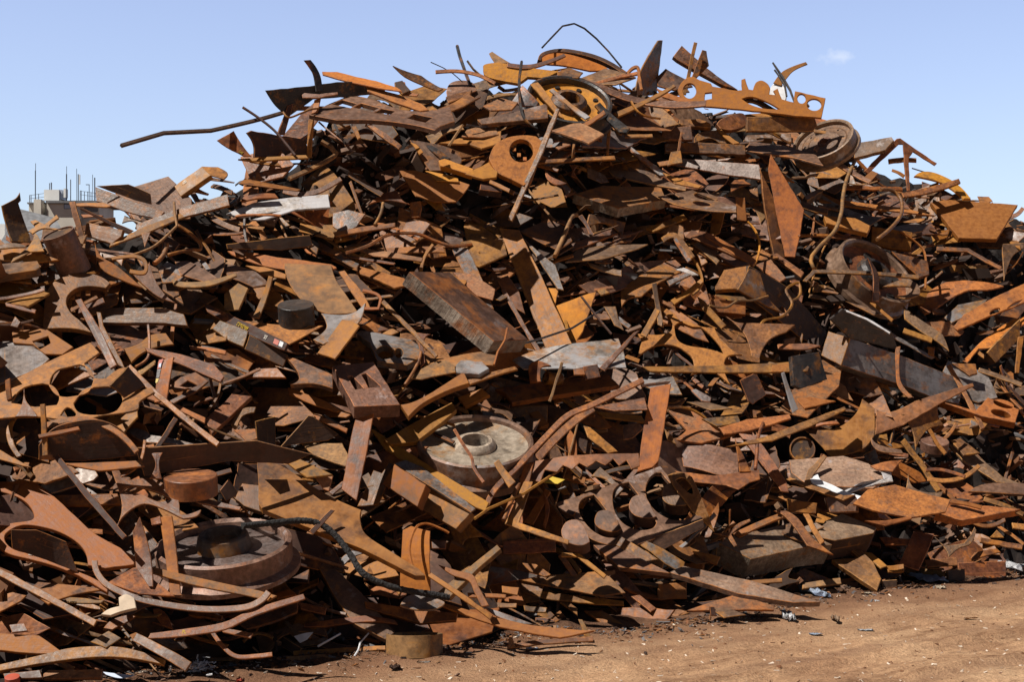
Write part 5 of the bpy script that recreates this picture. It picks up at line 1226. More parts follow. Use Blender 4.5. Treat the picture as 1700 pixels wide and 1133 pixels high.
P(BL, "orange-flecked lump below the big thick slab's striated end", "o", "1150,915 1170,918 1196,925 1190,938 1165,930", 7, 0, 40)
P(SP, "big thick slab with a striated bright end, lower right", "v", "1188,900 1225,888 1300,872 1352,890 1382,905 1335,910 1247,929", 44, 22, 54, side="c", ref="big thick slab with a striated end")
P(SP, "second big thick slab lying behind the striated-end slab", "v", "1353,891 1370,865 1398,853 1456,877 1450,886 1386,898", 42, 18, 56, side="d", ref="second big thick slab")  # front face coloured dark for the shade on it
P(OC, "small rounded offcut lying on the big striated-end slab", "u", "1290,880 ~1296,870 1320,868 1355,893 1335,900 ~1310,893", 3, 5, 56)
P(FB, "tan square bar propped on the big striated-end slab", "t", "1217,884 1300,848 1306,856 1226,891", 7, -6, 40, off=8)
P(ST, "thin strap bent into an open hook on the striated-end slab", "r", "1185,886 1210,884 ~1225,870 1245,862 1246,866 ~1228,876 1214,888 1224,906 1219,908 1208,892", 4, 0, 42, off=8)
P(ST, "broad curved strap draped over the two big thick slabs", "r", "1285,847 1306,848 ~1326,862 ~1346,890 ~1364,905 1384,920 1340,906 ~1324,882 ~1304,858", 6, 0, 46, off=8, ref="curved strap over the big slabs")
S(ST, "second narrow strap lying beside the broad curved strap", "o", 8, "1293,820 ~1318,834 ~1338,853 ~1350,876 1366,900", 5, 0, 46, off=8)
P(BL, "brown beam end above the second big thick slab", "u", "1370,826 1420,822 1426,850 1378,851", 9, 0, 22)
P(FB, "brown bar leaning up to the white cloth strip", "r", "1305,795 1312,792 1400,824 1420,823 1400,832 1330,806", 6, 0, 48)
P(BL, "rusty box left of the beam end near the second slab", "r", "1307,829 1357,836 1355,853 1310,851", 8, 0, 22)
P(SP, "large flat orange plate on the lower right slope", "o", "1416,838 1440,815 1485,805 1578,830 1570,850 1510,859 1450,848", 6, 0, 58, ref="large flat orange plate")
P(FB, "thin brown plank below the large flat orange plate", "r", "1435,866 1470,864 1510,858 1514,862 1470,873", 5, 0, 54)
P(SP, "thick plank with an orange end at the lower right", "o", "1553,854 1572,838 1640,840 1695,846 1598,864", 13, 12, 60, ref="thick orange-ended plank")
S(FB, "slim bar lying over the thick orange-ended plank", "r", 7, "1634,827 1665,838 1700,853", 5, 0, 45, off=8)
P(BL, "rusty brown board between the big slabs and the standing plank", "r", "1460,892 1516,895 1520,905 1470,905", 5, 0, 45)
P(SP, "orange-brown plank standing on edge at the foot, lower right", "r", "1517,883 1551,887 1540,915 1525,948 1492,937", 5, -14, 34, off=4, ref="plank standing at the foot")
P(OC, "star-shaped sheet with a curled arm right of the standing plank", "u", "1552,892 ~1570,905 1600,902 1612,888 1618,875 1621,881 ~1612,903 ~1592,911 1575,926 ~1570,913", 4, 0, 40)
P(FB, "orange flat bar below the second big thick slab", "o", "1432,916 1448,918 1473,940 1462,944", 5, 0, 54)
P(FB, "short level block beside the standing plank's foot", "o", "1470,940 1500,938 1501,950 1475,951", 6, 0, 40)
P(OC, "notched rusty wedge resting on the dirt, lower right", "r", "1381,930 1425,926 1411,913 1430,914 1450,934 1463,961 1456,981", 9, -4, 52, off=4, ref="notched rusty wedge on the dirt")
P(FB, "short beam lying on the dirt behind the tapering blade", "t", "1333,966 1395,960 1397,970 1333,975", 7, 0, 44)
P("box_section", "small dark box section with a frayed top standing on the dirt", "d", "1463,965 1488,963 1488,985 1466,985", 7, 12, 6)
P(BL, "long brown brick-like beam lying on the dirt at the right edge", "r", "1590,935 1670,932 1671,960 1605,963 1592,952", 8, 0, 18, ref="long brick-like beam on the dirt")
P(BL, "small brown cube in front of the long brick-like beam", "u", "1573,947 1602,945 1602,967 1575,969", 8, 5, 16, off=4)
P(FB, "pitted plank lying behind the small brown cube", "r", "1535,930 1588,926 1590,939 1540,942", 6, 0, 38)
S(FB, "brown bar above the long brick-like beam", "r", 8, "1627,898 1660,902 1697,910", 6, 0, 38)
S(FB, "thin bar crossing above the long brick-like beam", "o", 5, "1655,872 1680,888 1700,904", 4, 0, 40)
P(ST, "bent rusty sheet piece above the long brick-like beam", "r", "1612,925 1618,917 1655,910 1662,916 1640,922 1614,930", 4, 0, 52)
# the foot of the heap
P(SP, "dusty thick wedge-shaped plate at the foot of the heap", "t", "838,962 ~900,956 990,950 1012,960 1038,990 1000,992 940,978", 5, 0, 62, ref="dusty wedge-shaped plate at the foot")
P(BE, "rusty front bar running along the dusty wedge-shaped plate", "r", "868,984 888,981 1035,998 1036,1006 990,1004 905,995", 6, 0, 38)
P(ST, "curved metal sheet standing behind the dusty wedge-shaped plate", "s", "805,962 810,940 ~850,945 900,957 ~850,966 806,974", 4, -5, 24)
S(FB, "short tan bar leaning above the dusty wedge-shaped plate", "t", 9, "930,920 942,938 955,956", 5, 0, 36)
S(FB, "orange elbow bar right of the short tan bar", "o", 7, "932,921 960,922 1005,958", 5, 0, 42)
P(ST, "narrow strap twisting down right of the square tan beam end", "r", "728,938 ~760,948 ~785,955 ~795,975 812,1006 800,1008 ~788,985 ~778,965 ~750,955", 4, 0, 40, off=6)
P(SP, "tan plate lying flat under the tapering blade's tip", "t", "1140,1012 1180,1000 1225,986 1285,1005 1285,1011 1200,1013", 7, 0, 62)
P(OC, "small concave offcut at the foot of the heap", "t", "1085,1030 ~1105,1020 1130,1009 1142,1015 ~1130,1020 1120,1031", 6, 0, 54)
P(FB, "small flat bar on the dirt in front of the flat tan plate", "u", "1178,1010 1208,1009 1238,1021 1202,1026", 4, 0, 60)
P(FB, "short dark stub leaning beside the small flat bar", "d", "1178,1008 1186,1008 1190,1024 1180,1022", 5, 15, 20)
P(FB, "orange-topped plank end below the dusty wedge-shaped plate", "o", "970,1012 1000,1014 1040,1040 1012,1046", 7, 0, 54)
P(FB, "rusty plank end right of the orange-topped plank", "r", "1048,990 1062,988 1090,1010 1080,1016", 5, 0, 50)
P(BE, "broad rusty plank lying along the foot under the charred rope", "r", "605,999 ~680,1010 760,1019 757,1031 697,1036 607,1010", 8, 0, 34, ref="broad plank under the rope's end")
P("steel_dish", "dished grey-orange offcut like a bowl beside the rope's end", "g", "664,1006 ~675,991 ~700,988 ~738,1000 ~722,1012 ~690,1013", 5, 0, 52)
P(SP, "long orange sliver pointing along the dirt at the foot", "o", "698,1000 725,1003 870,1036 986,1054 930,1061 830,1041", 6, 0, 52, off=4, ref="long orange sliver at the foot")
P(ST, "grey curved strip behind the long orange sliver", "g", "802,1006 ~835,1018 885,1036 870,1037 ~830,1026", 4, 0, 46)
S(FB, "thin low bar lying on the dirt before the long orange sliver", "r", 8, "842,1074 900,1066 985,1061", 6, 0, 40)
P(FB, "stub standing on the thin low bar's end", "t", "845,1057 850,1056 856,1076 842,1079", 4, -5, 18)
P(OC, "small pointed shard standing at the long orange sliver's tip", "t", "960,1028 967,1029 983,1060 970,1056", 4, 0, 30)
P(FB, "curved low bar in front of the pinkish slanting board", "r", "505,1036 ~560,1028 610,1022 655,1030 660,1037 ~610,1033 540,1041 505,1042", 6, 0, 40)
P(FB, "small brown block near the charred rope's shadow", "r", "495,1000 542,1010 540,1021 500,1012", 6, 0, 38)
P(OC, "rusty corner piece left of the small brown block", "o", "455,983 480,978 495,988 460,992", 5, 0, 50)
S(ST, "long curved grey-brown strip sweeping in front of the blackened wheel", "u", 10, "157,932 ~163,955 ~185,976 ~240,997 ~330,1011 ~400,1010 ~430,1000 446,984", 6, 0, 42, off=10, ref="long curved grey strip")
P("cloth_rag", "crumpled cream rag below the broad rusty arm", "cloth", "168,1021 ~180,1012 198,1007 197,993 ~210,988 223,994 226,1010 ~202,1016 184,1023", 8, 0, 35, wob=1.0, ref="crumpled cream rag")
ps = P(ST, "curved rusty strap with yellow chalk letters, bottom left", "r", "246,1062 250,1053 ~300,1046 ~370,1034 ~420,1012 504,988 507,996 ~425,1022 ~372,1046 ~300,1058", 6, 0, 42, off=6, ref="chalk-lettered strap")
text(ps, "PL", 306, 1051, 10, -6, "ychalk")
P(FB, "curved brown bar below the crumpled cream rag", "r", "170,1046 ~185,1030 ~210,1022 225,1024 ~210,1034 ~190,1044 180,1052", 6, 0, 42)
P(BL, "thick brown block lying left below the long bar, bottom corner", "o", "-10,1052 65,1056 105,1085 60,1086 -10,1080", 8, 0, 34)
P("angle_bar", "grey chalked angle bar lying down to the dirt, bottom left", "u", "218,1062 225,1049 316,1098 306,1113", 7, -8, 36)
P(BE, "long curved bar along the bottom left, arched in the middle", "r", "-10,1106 ~60,1090 ~120,1076 ~190,1074 ~240,1084 274,1096 271,1104 ~200,1092 ~120,1095 -10,1116", 8, 0, 40, ref="arched bar along the bottom left")
P(BL, "tan ribbed block lying in the dirt at the bottom left", "t", "72,1120 80,1113 170,1112 168,1127 72,1128", 8, 0, 38)
P(BL, "brown slab end beside the red can", "u", "5,1119 66,1113 70,1126 8,1128", 8, 0, 38)
W("paint_can", "small red can in the bottom left corner", (20, 1124), 12, 0, 75, [("paint_can", "red", [(0, 0), (0.9, 0), (1, -0.04), (1, -1.4), (0, -1.4)], False)])
P("plastic_strip", "pale blue plastic strip lying on the dirt", "blue", "170,1116 ~195,1119 224,1122 ~200,1127 176,1121", 2, 0, 45)
S(ST, "strap bent into a wide U resting on the dirt", "r", 7, "352,1050 ~372,1076 ~392,1090 420,1090 452,1087", 5, 0, 40)
P(FB, "short flat bar lying on the dirt by the U-shaped strap", "t", "475,1091 540,1086 537,1097 476,1101", 6, 0, 42)
S(FB, "thin orange bar lying along the dirt edge", "o", 7, "487,1085 560,1080 640,1076", 5, 0, 40)
P("paper_sheet", "torn white card beside the thin orange bar", "white", "488,1057 ~505,1052 520,1050 510,1062 498,1068", 2, 0, 45, wob=1)
T("white_tube", "thin white tube lying on the dirt edge", "white", 1.8, "528,1074 565,1053", off=8, sides=6)
T("white_twine", "white twine standing bent out of the dirt edge", "white", 1.5, "588,1091 595,1080 598,1068 614,1050", off=8, sides=5)
W("steel_ring", "short plain cylinder ring standing on the dirt at the foot", (688, 1053), 47, 2, 97, [("steel_ring", "t", [(0.94, 0), (1, 0), (1, -0.78), (0.94, -0.78)], True)], off=10, ref="plain ring on the dirt")
# --- slighter pieces seen between the large ones
P(FB, "dark bar sinking into the black hollow left of the big orange sheet", "d", "580,284 637,321 632,327 577,292", 4, 10, 34)
P("striated_block", "coil-like bundle of thin strips below the big orange sheet's corner", "t", "681,336 698,333 700,346 697,361 682,362", 6, -5, 20)
P(SP, "grey sheet striped by shadows below the elbow-bent rod", "g", "552,353 578,348 607,355 592,376 570,389 552,376", 4, -5, 30)
P(FB, "straight brown bar along the top of the tangle in the upper middle", "r", "553,386 600,376 656,370 656,377 600,385 557,393", 5, 0, 44)
P(FB, "brown flat bar in the tangle left of the rusty sheet", "r", "625,411 735,408 738,418 632,421", 5, 0, 46)
P(FB, "thin bar fanning out of the tangle in the upper middle", "t", "588,411 640,417 702,427 700,433 620,425", 4, 0, 48)
T(RD, "long flat rod waving over the tangle in the upper middle", "t", 3, "575,420 ~612,408 ~645,390 ~690,388 ~722,400 ~750,408 783,406", off=12, sides=5)
T(RD, "hook-shaped rod end rising under the concave-sided sheet", "t", 2.8, "622,374 ~632,355 636,337", off=10, sides=6)
S(ST, "short bowed strip dropping out of the tangle", "r", 5, "698,452 ~705,426 719,405", 4, 0, 34)
P(FB, "thin orange bar below the blackened square bar", "o", "1037,223 1083,222 1084,227 1038,228", 4, 0, 44)
S(ST, "slim upright spike before the arched block", "r", 4, "1132,219 1126,252", 3, 0, 20)
P(FB, "grey stub end in the dark below the wishbone plate", "g", "1147,648 1155,646 1181,660 1179,668 1165,666", 5, 0, 44)
P(SP, "orange flat plate in the dark below the dark grey block", "o", "1322,662 1345,659 1388,666 1336,678", 4, 0, 60)
P(SP, "dusty sliver plate above the tan plate right of the tall bar", "u", "1140,667 1176,668 1216,678 1180,681", 4, 0, 60)
P(BL, "dark dusty block left of the tall flat orange bar", "u", "1033,706 1060,702 1068,712 1050,728 1035,731", 6, 0, 34)
P(OC, "grey-topped wedge left of the tall flat orange bar", "g", "1008,676 1050,668 1066,672 1066,687 1030,685", 4, 0, 56)
P(BL, "short brown block in front of the ribbed dark panel's foot", "r", "1245,680 1262,682 1268,694 1250,694", 6, 0, 40)
P(BL, "small brown block under the tan plate's corner", "r", "1103,712 1115,722 1123,738 1108,731", 6, 0, 30)
S(FB, "slim stick standing right of the ribbed leaf plate", "t", 6, "1568,729 1580,716 1589,702", 4, 0, 26)
S(FB, "slim stick falling across the short round disc", "r", 6, "1543,713 1557,738 1570,754", 4, 0, 30)
P(OC, "curved brown offcut below the red-brown concave plate's tip", "u", "1447,725 ~1458,738 1496,747 1500,753 ~1462,750 ~1448,738", 4, 0, 42)
P(OC, "orange triangle of plate above the large flat orange plate", "o", "1445,772 1499,761 1482,783 1456,779", 4, 0, 50)
S(ST, "thin strip arching over the wavy strip near the slanting long bar", "r", 5, "1537,780 ~1565,780 1602,791", 4, 0, 46)
S(FB, "thin bar lying between the large flat orange plate and the right edge", "r", 6, "1576,831 1605,836 1630,842", 4, 0, 52)
P(BL, "orange block at the right edge beside the thick orange-ended plank", "o", "1680,868 1703,870 1703,880 1682,877", 6, 0, 40)
P(OC, "small triangle of plate above the long brick-like beam", "r", "1643,893 1655,880 1667,893", 4, 0, 40)
P(BL, "small tan block lit beside the long black beam's upper edge", "t", "1540,575 1552,579 1551,592 1541,588", 5, 0, 34)
S(FB, "orange bar above the long black beam on the right", "o", 8, "1500,548 1525,557 1548,565", 5, 0, 46)
P(FB, "dusty bar above the black panel with the torn edge", "u", "1402,499 1430,507 1467,522 1450,523", 4, 0, 46)
P(FB, "curved rusty block under the chalk-lettered strap's middle", "r", "253,1010 ~266,1011 ~280,1026 286,1044 270,1039 256,1022", 6, 0, 40)
P(OC, "dusty triangular plate left of the chalked angle bar", "u", "150,1066 180,1048 201,1060 176,1076", 4, 0, 54)
P(BL, "thin brown block end in the bottom left dark", "u", "15,1038 40,1035 46,1048 20,1051", 6, 0, 40)
P(FB, "brown bar end right of the chalk letters on the strap", "r", "365,1041 420,1052 416,1060 370,1050", 6, 0, 42)
P(FB, "thin brown bar below the twisting strap", "t", "776,984 840,987 840,993 778,992", 4, 0, 48)
P(FB, "level bar below the dusty wedge-shaped plate's front", "t", "812,1000 858,1003 857,1010 815,1008", 5, 0, 46)
P(FB, "brown level bar in the dark under the rusty front bar", "u", "869,1006 908,1010 906,1018 871,1015", 5, 0, 40)
P(BL, "orange tip of a bar under the dusty wedge-shaped plate's corner", "o", "833,973 862,976 859,989 834,984", 6, 0, 38)
P(FB, "rusty bar leaning behind the dusty wedge-shaped plate", "r", "867,935 890,937 916,955 905,958 880,949", 5, 0, 46)
S(FB, "yellow slim bar right of the tall grey blade's foot", "y", 5, "1088,164 1118,191", 4, 0, 44)
T(RD, "orange rod bent below the long ledge bar", "o", 2, "1048,168 ~1064,189 1096,197", off=12, sides=5)
S(FB, "tan bar lying behind the blackened square bar", "t", 7, "966,209 1004,187", 4, 0, 42)
S(FB, "thin stub standing on the level brown bar", "t", 4, "953,238 951,263", 4, 0, 20)
P(OC, "small brown wedge left of the notched tan plate", "t", "922,244 945,232 948,240 928,248", 5, 0, 44)
P(OC, "hollow-edged offcut below the level brown bar", "r", "905,281 ~914,292 ~930,299 942,303 ~922,305 ~908,296", 4, 0, 40)
P(OC, "waisted upright offcut below the level brown bar's middle", "r", "945,272 960,275 ~953,285 962,298 948,292 ~950,282", 4, 0, 32)
P(FB, "thin brown bar left of the broken half-ring flange", "r", "8,502 60,514 58,520 10,508", 4, 0, 46)
S(FB, "dark slim bar rising to the broken half-ring flange", "u", 5, "-2,498 45,488 74,482", 4, 0, 44)
P(OC, "small upright triangle below the thin brown bar, left edge", "r", "17,541 25,525 34,535 29,544", 4, 0, 30)
S(FB, "thin bar slanting down right of the dark lower block", "u", 5, "350,589 380,605 413,618", 4, 0, 44)
P(FB, "bright orange slim bar above the long chalk-edged channel", "o", "314,573 375,580 374,586 316,579", 4, 0, 46)
S(ST, "rusty rod-like strip hanging right of the pinkish cross offcut", "r", 4, "366,636 ~360,660 345,681", 3, 0, 32)
S(FB, "dark-edged sliver reaching up to the brown plate with a concave end", "r", 4, "371,636 400,626 432,612", 4, 0, 46)
S(ST, "bent strap lying over the parallel bars, right of the middle", "r", 9, "1100,398 ~1118,390 ~1132,402 1150,428", 5, 0, 42)
P(FB, "thin grey bar beside the bent strap over the parallel bars", "g", "1118,398 1123,396 1148,432 1142,436", 4, 0, 40)
P(FB, "brown bar slanting above the rusty box section's neighbour", "u", "1150,405 1160,402 1195,432 1190,438", 5, 0, 44)
P(FB, "short orange bar rising left of the square block under the box section", "o", "1113,500 1163,466 1168,471 1120,507", 5, 0, 42)
P(BL, "tan lump right of the yellow pointed plate", "t", "991,482 1003,478 1012,486 998,490", 6, 0, 40)
P(FB, "brown bar in the dark above the yellow pointed plate", "u", "975,437 1032,450 1032,460 980,444", 5, 0, 46)
P(FB, "grey-tipped bar leaning right of the yellow pointed plate", "g", "1008,520 1014,515 1048,540 1044,546", 5, 0, 40)
P(OC, "brown ragged plate right of the yellow pointed plate", "u", "1002,508 1022,508 1026,528 1036,548 1020,540", 4, 0, 36)

# ---------------------------------------------------------------- the small scrap between the pieces above: every piece its own object
DIRS = (("right of", 1, 0), ("below and right of", 1, 1), ("below", 0, 1), ("below and left of", -1, 1), ("left of", -1, 0), ("above and left of", -1, -1), ("above", 0, -1), ("above and right of", 1, -1))
def where(c):
    rr = sorted(REFS, key=lambda q: math.hypot(q[0][0] - c[0], q[0][1] - c[1]))
    def rel(q):
        dx, dy = c[0] - q[0][0], c[1] - q[0][1]
        k = int(round(math.degrees(math.atan2(dy, dx)) / 45)) % 8
        dist = math.hypot(dx, dy)
        return ("close " if dist < 45 else "well " if dist > 110 else "") + DIRS[k][0]
    return rel(rr[0]), rr[0][1], rr[1][1], rr[2][1]
USED = set()
WC = lambda s: len(s.split())
def make_label(look, kind, c):
    rel, a, b, e = where(c)
    opts = []
    for lk in (look[:2], look[:3], look):
        w_ = " ".join(lk)
        opts += [f"{w_} {kind} {rel} the {a}", f"{w_} {kind} {rel} the {a}, toward the {b}", f"{w_} {kind} between the {a} and the {b}", f"{w_} {kind} {rel} the {a}, toward the {e}", f"{w_} {kind} between the {a} and the {e}"]
    for o in opts:
        if WC(o) <= 16 and o not in USED:
            USED.add(o); return o
    return None
void_img = np.zeros((ZH, ZW), bool)
for q in VOIDS:
    g = raster(q)
    if g: void_img[g[0]:g[0] + g[2].shape[0], g[1]:g[1] + g[2].shape[1]] |= g[2]
body = SKYLINE + TOEV[::-1]
g = raster(body)
body_img = np.zeros((ZH, ZW), bool)
body_img[g[0]:g[0] + g[2].shape[0], g[1]:g[1] + g[2].shape[1]] = g[2]
def in_body(u, v):
    x, y = int(u / 2), int(v / 2)
    if y >= ZH or x < 0 or x >= ZW: return v < interp(TOEV, u) and v > interp(SKYLINE, u)
    return y >= 0 and body_img[y, x]
MATS = "rrrrrrrruuuuuuddddootg"
def shape(kind, u, v, L, w, a):
    ca, sa = math.cos(a), math.sin(a)
    def tr(p): return (u + p[0] * ca - p[1] * sa, v + p[0] * sa + p[1] * ca)
    h = L / 2
    j = lambda k: rng.uniform(-k, k)
    if kind in ("bar", "slim"):
        return [tr(p) for p in ((-h, -w / 2), (h + j(w * .6), -w / 2), (h + j(w * .6), w / 2), (-h + j(w * .6), w / 2))]
    if kind == "taper":
        return [tr(p) for p in ((-h, -w / 2), (h, -w * .12), (h * 0.9, w * .2), (-h + j(w), w / 2))]
    if kind in ("quad", "sheet"):
        return [tr(p) for p in ((-h + j(w * .3), -w / 2), (h * .4, -w / 2 + j(w * .3)), (h, j(w * .3)), (h * .5 + j(w * .4), w / 2), (-h * .8, w / 2 + j(w * .2)))]
    if kind == "arc":          # a plate left over round a cut-out: one concave side
        out = [tr((-h, -w / 2)), tr((h, -w / 2 + j(w * .2)))]
        dpt = w * rng.uniform(.35, .7)
        for i in range(9):
            tt = i / 8
            out.append(tr((h - 2 * h * tt, w / 2 - dpt * math.sin(math.pi * tt))))
        return out
    if kind == "star":         # concave on all sides
        cs = [(-h, -w / 2), (h * rng.uniform(.5, 1), -w / 2 + j(w * .3)), (h, w / 2), (-h * rng.uniform(.2, .9), w / 2 + j(w * .2))]
        out = []
        for p, q in zip(cs, cs[1:] + cs[:1]):
            for i in range(5):
                tt = i / 5; bow = 0.32 * math.sin(math.pi * tt)
                x, y = p[0] + (q[0] - p[0]) * tt, p[1] + (q[1] - p[1]) * tt
                out.append(tr((x * (1 - bow), y * (1 - bow))))
        return out
    if kind == "curve":
        bow = rng.uniform(-.2, .2) * L
        path = [tr((-h + L * i / 8, bow * (1 - (2 * i / 8 - 1) ** 2) - bow / 2)) for i in range(9)]
        return ribbon(path, w)
KINDS = (("sheet_offcut", "sheet", 150), ("flat_bar", "bar", 130), ("narrow_bar", "slim", 190), ("torn_plate", "quad", 140), ("plate_offcut", "arc", 95), ("plate_offcut", "star", 40), ("splinter_bar", "taper", 70), ("bent_strip", "curve", 48), ("steel_block", "bar", 25), ("bent_rod", "rod", 105))
NOUN = {"flat_bar": "flat bar", "narrow_bar": "narrow bar", "torn_plate": "torn plate", "sheet_offcut": "sheet offcut", "plate_offcut": "plate offcut", "splinter_bar": "tapered splinter", "bent_strip": "bent strip", "steel_block": "block", "bent_rod": "bent rod"}
todo = [(n, k) for n, k, c in KINDS for _ in range(c)]
rng.shuffle(todo); todo.sort(key=lambda q: q[1] != "sheet")
made = 0
for n_, k_ in todo:
    ok = False
    for tries in range(40):
        # look for bare patches first
        x, y = rng.randrange(2, ZW - 2), rng.randrange(50, ZH - 4)
        if not body_img[y, x] or (zf[y, x] < 1e8 and rng.random() < 0.93): continue
        u, v = x * 2.0, y * 2.0
        if (void_img[y, x] or mnoise.noise(Vector((u / 75, v / 55, 4))) > 0.17) and rng.random() < 0.93: continue
        near = depth(u, v)
        sc = 10.97 / near
        big = rng.random() ** 1.7
        if k_ in ("bar", "slim", "taper", "curve", "rod"): L, w = (26 + 95 * big) * sc, rng.choice((rng.uniform(3, 7), rng.uniform(4, 12))) * sc
        else: L, w = (34 + 85 * big) * sc, (11 + 32 * big) * sc * rng.uniform(.6, 1.2)
        if k_ == "slim": L, w = (60 + 120 * big) * sc, rng.uniform(2.5, 6.5) * sc
        if k_ == "sheet": L, w = rng.uniform(75, 165) * sc, rng.uniform(24, 58) * sc
        if n_ == "steel_block": L, w = rng.uniform(16, 42) * sc, rng.uniform(8, 15) * sc
        a = R(75 * mnoise.noise(Vector((u / 260, v / 170, 11))) + 8 + rng.gauss(0, 15)) if rng.random() < 0.75 else R(rng.uniform(-90, 90))
        hu, hv = L / 2 * math.cos(a), L / 2 * math.sin(a)
        if not (in_body(u + hu, v + hv) and in_body(u - hu, v - hv)): continue
        mt = rng.choice(MATS)
        off = -rng.uniform(4, 34) - (45 if void_img[y, x] else 0)
        tone = MATWORD[mt]
        size = "long" if L > 95 * sc else "short" if L < 50 * sc else "middling"
        lie = "nearly level" if abs(math.degrees(a)) < 14 else "steep" if abs(math.degrees(a)) > 50 else "falling to the right" if a > 0 else "rising to the right"
        if k_ == "rod":
            bow = rng.uniform(-.16, .16) * L
            if rng.random() < .5: L *= 1.7
            path = [(u + (-.5 + i / 6) * L * math.cos(a) - bow * (1 - (i / 3 - 1) ** 2) * math.sin(a), v + (-.5 + i / 6) * L * math.sin(a) + bow * (1 - (i / 3 - 1) ** 2) * math.cos(a)) for i in range(7)]
            rd = rng.uniform(1.0, 2.6) * sc
            o = T(n_, None, mt, rd, path, off=off + 10, sides=5, slope=rng.uniform(-.2, .2), traced=False, rough=0.05, cat="bent rod")
            look = [size, "thin" if rd < 2.1 * sc else "thick", tone, lie]
        else:
            th = rng.uniform(1.3, 3.6) * sc if n_ != "steel_block" else rng.uniform(10, 18) * sc
            o = P(n_, None, mt, shape(k_, u, v, L, w, a), th, rng.uniform(-38, 38), rng.uniform(20, 66), off, traced=False, cat=n_.replace("_", " "), jit=rng.choice((0.8, 0.8, 3.0)), bend=0.0 if n_ == "steel_block" else rng.choice((0.0, 0.05, 0.14)))
            look = [size, {"arc": "hollow-edged", "star": "star-like", "quad": "many-cornered", "slim": "straight", "sheet": "wide", "bar": "narrow" if w < 9 * sc else "broad", "taper": "pointed", "curve": "bowed"}[k_], tone, lie]
        if o is None: continue
        lb = make_label(look, NOUN[n_], (u, v))
        if lb is None:
            lb = None
            for extra in ("half-buried", "lying flat", "tucked in"):
                pass
        if lb is None:
            bpy.data.objects.remove(o); continue
        o["label"] = lb
        o["group"] = NOUN[n_] + "s scattered through the heap"
        ok = True; made += 1
        break

# what other pieces hide wholly is taken out again
gone = 0
for o in list(bpy.data.objects):
    if o.get("group", "").endswith("scattered through the heap"):
        seen = 0
        for y0, x0, k, D in MASK.get(o.name, ()):
            seen += int((k & (D <= zf[y0:y0 + k.shape[0], x0:x0 + k.shape[1]] + 0.03)).sum())
        if seen < 7:
            bpy.data.objects.remove(o); gone += 1
print("hidden pieces taken out:", gone)
# uncounted shards and crumbs in the gaps: one mass
def shards(name, count, lo, hi, place, mats, label):
    bm = bmesh.new()
    for _ in range(count):
        p = place()
        if p is None: continue
        L, w, h = rng.uniform(lo, hi), 0, 0
        w = L * rng.uniform(.08, .5); h = min(w, L * rng.uniform(.04, .18))
        rot = Matrix.Rotation(rng.uniform(0, 6.28), 4, "Z") @ Matrix.Rotation(rng.gauss(R(25), R(28)), 4, "X") @ Matrix.Rotation(rng.gauss(0, R(25)), 4, "Y")
        vs = []
        for sx, sy, sz in ((-1, -1, -1), (1, -1, -1), (1, 1, -1), (-1, 1, -1), (-1, -1, 1), (1, -1, 1), (1, 1, 1), (-1, 1, 1)):
            vs.append(bm.verts.new(p + rot @ Vector((sx * L / 2 * rng.uniform(.6, 1), sy * w / 2 * rng.uniform(.5, 1), sz * h / 2))))
        mi = rng.randrange(len(mats))
        for f in ((3, 2, 1, 0), (4, 5, 6, 7), (0, 1, 5, 4), (1, 2, 6, 5), (2, 3, 7, 6), (3, 0, 4, 7)):
            bm.faces.new([vs[i] for i in f]).material_index = mi
    me = bpy.data.meshes.new(name); bm.to_mesh(me); bm.free()
    return tag(link(name, me, [M[x] if x in M else x for x in mats]), label, None, None, "stuff")
def shard_mat(name, c, var=0.45):
    return plain(name, c, 0.85, var, 5)
SM = [shard_mat("shard_brown", (0.14, 0.054, 0.020)), shard_mat("shard_orange", (0.20, 0.075, 0.018)), shard_mat("shard_dusty", (0.14, 0.078, 0.05)), shard_mat("shard_dark", (0.035, 0.018, 0.012)), shard_mat("shard_tan", (0.20, 0.105, 0.05)), shard_mat("shard_grey", (0.12, 0.11, 0.11))]
def in_heap():
    for _ in range(20):
        x, y = rng.randrange(0, ZW), rng.randrange(40, ZH)
        if not body_img[y, x] or not body_img[max(0, y - 14), x]: continue
        if (void_img[y, x] or mnoise.noise(Vector((x * 2 / 75, y * 2 / 55, 4))) > 0.17) and rng.random() < 0.9: continue
        if zf[y, x] < 1e8 and rng.random() < 0.6: continue
        u, v = x * 2 + rng.random() * 2, y * 2 + rng.random() * 2
        d = depth(u, v) + rng.uniform(0.16, 0.60)
        z = zb[y, x]
        if z < 1e8: d = max(d, z + 0.10)
        return EYEV + ray(u, v) * d
    return None
shards("scrap_shards", 2800, 0.05, 0.26, in_heap, SM, "loose shards, chips and turnings lying in the gaps of the heap")
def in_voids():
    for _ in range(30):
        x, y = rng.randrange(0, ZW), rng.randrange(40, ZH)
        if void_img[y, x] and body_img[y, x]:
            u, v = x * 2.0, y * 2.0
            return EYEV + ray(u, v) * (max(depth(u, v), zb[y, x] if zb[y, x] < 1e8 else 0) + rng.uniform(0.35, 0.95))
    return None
shards("hollow_shards", 1500, 0.06, 0.4, in_voids, [SM[3], SM[3], SM[0], SM[2]], "scrap lying deep inside the dark hollows of the heap")  # mostly dark mix, colouring in the shade of the hollows
def at_back():
    x = rng.uniform(-4.5, 7.5); s = rng.uniform(3.0, 9.5)
    y = TOE + LEAN * x + s; z = height(x, y, 0.5)
    return Vector((x, y, z + rng.uniform(-.1, .12))) if z > 0.4 and z < s / BACK - 0.75 else None
shards("back_shards", 1600, 0.15, 0.8, at_back, SM, "scrap covering the far side of the heap")
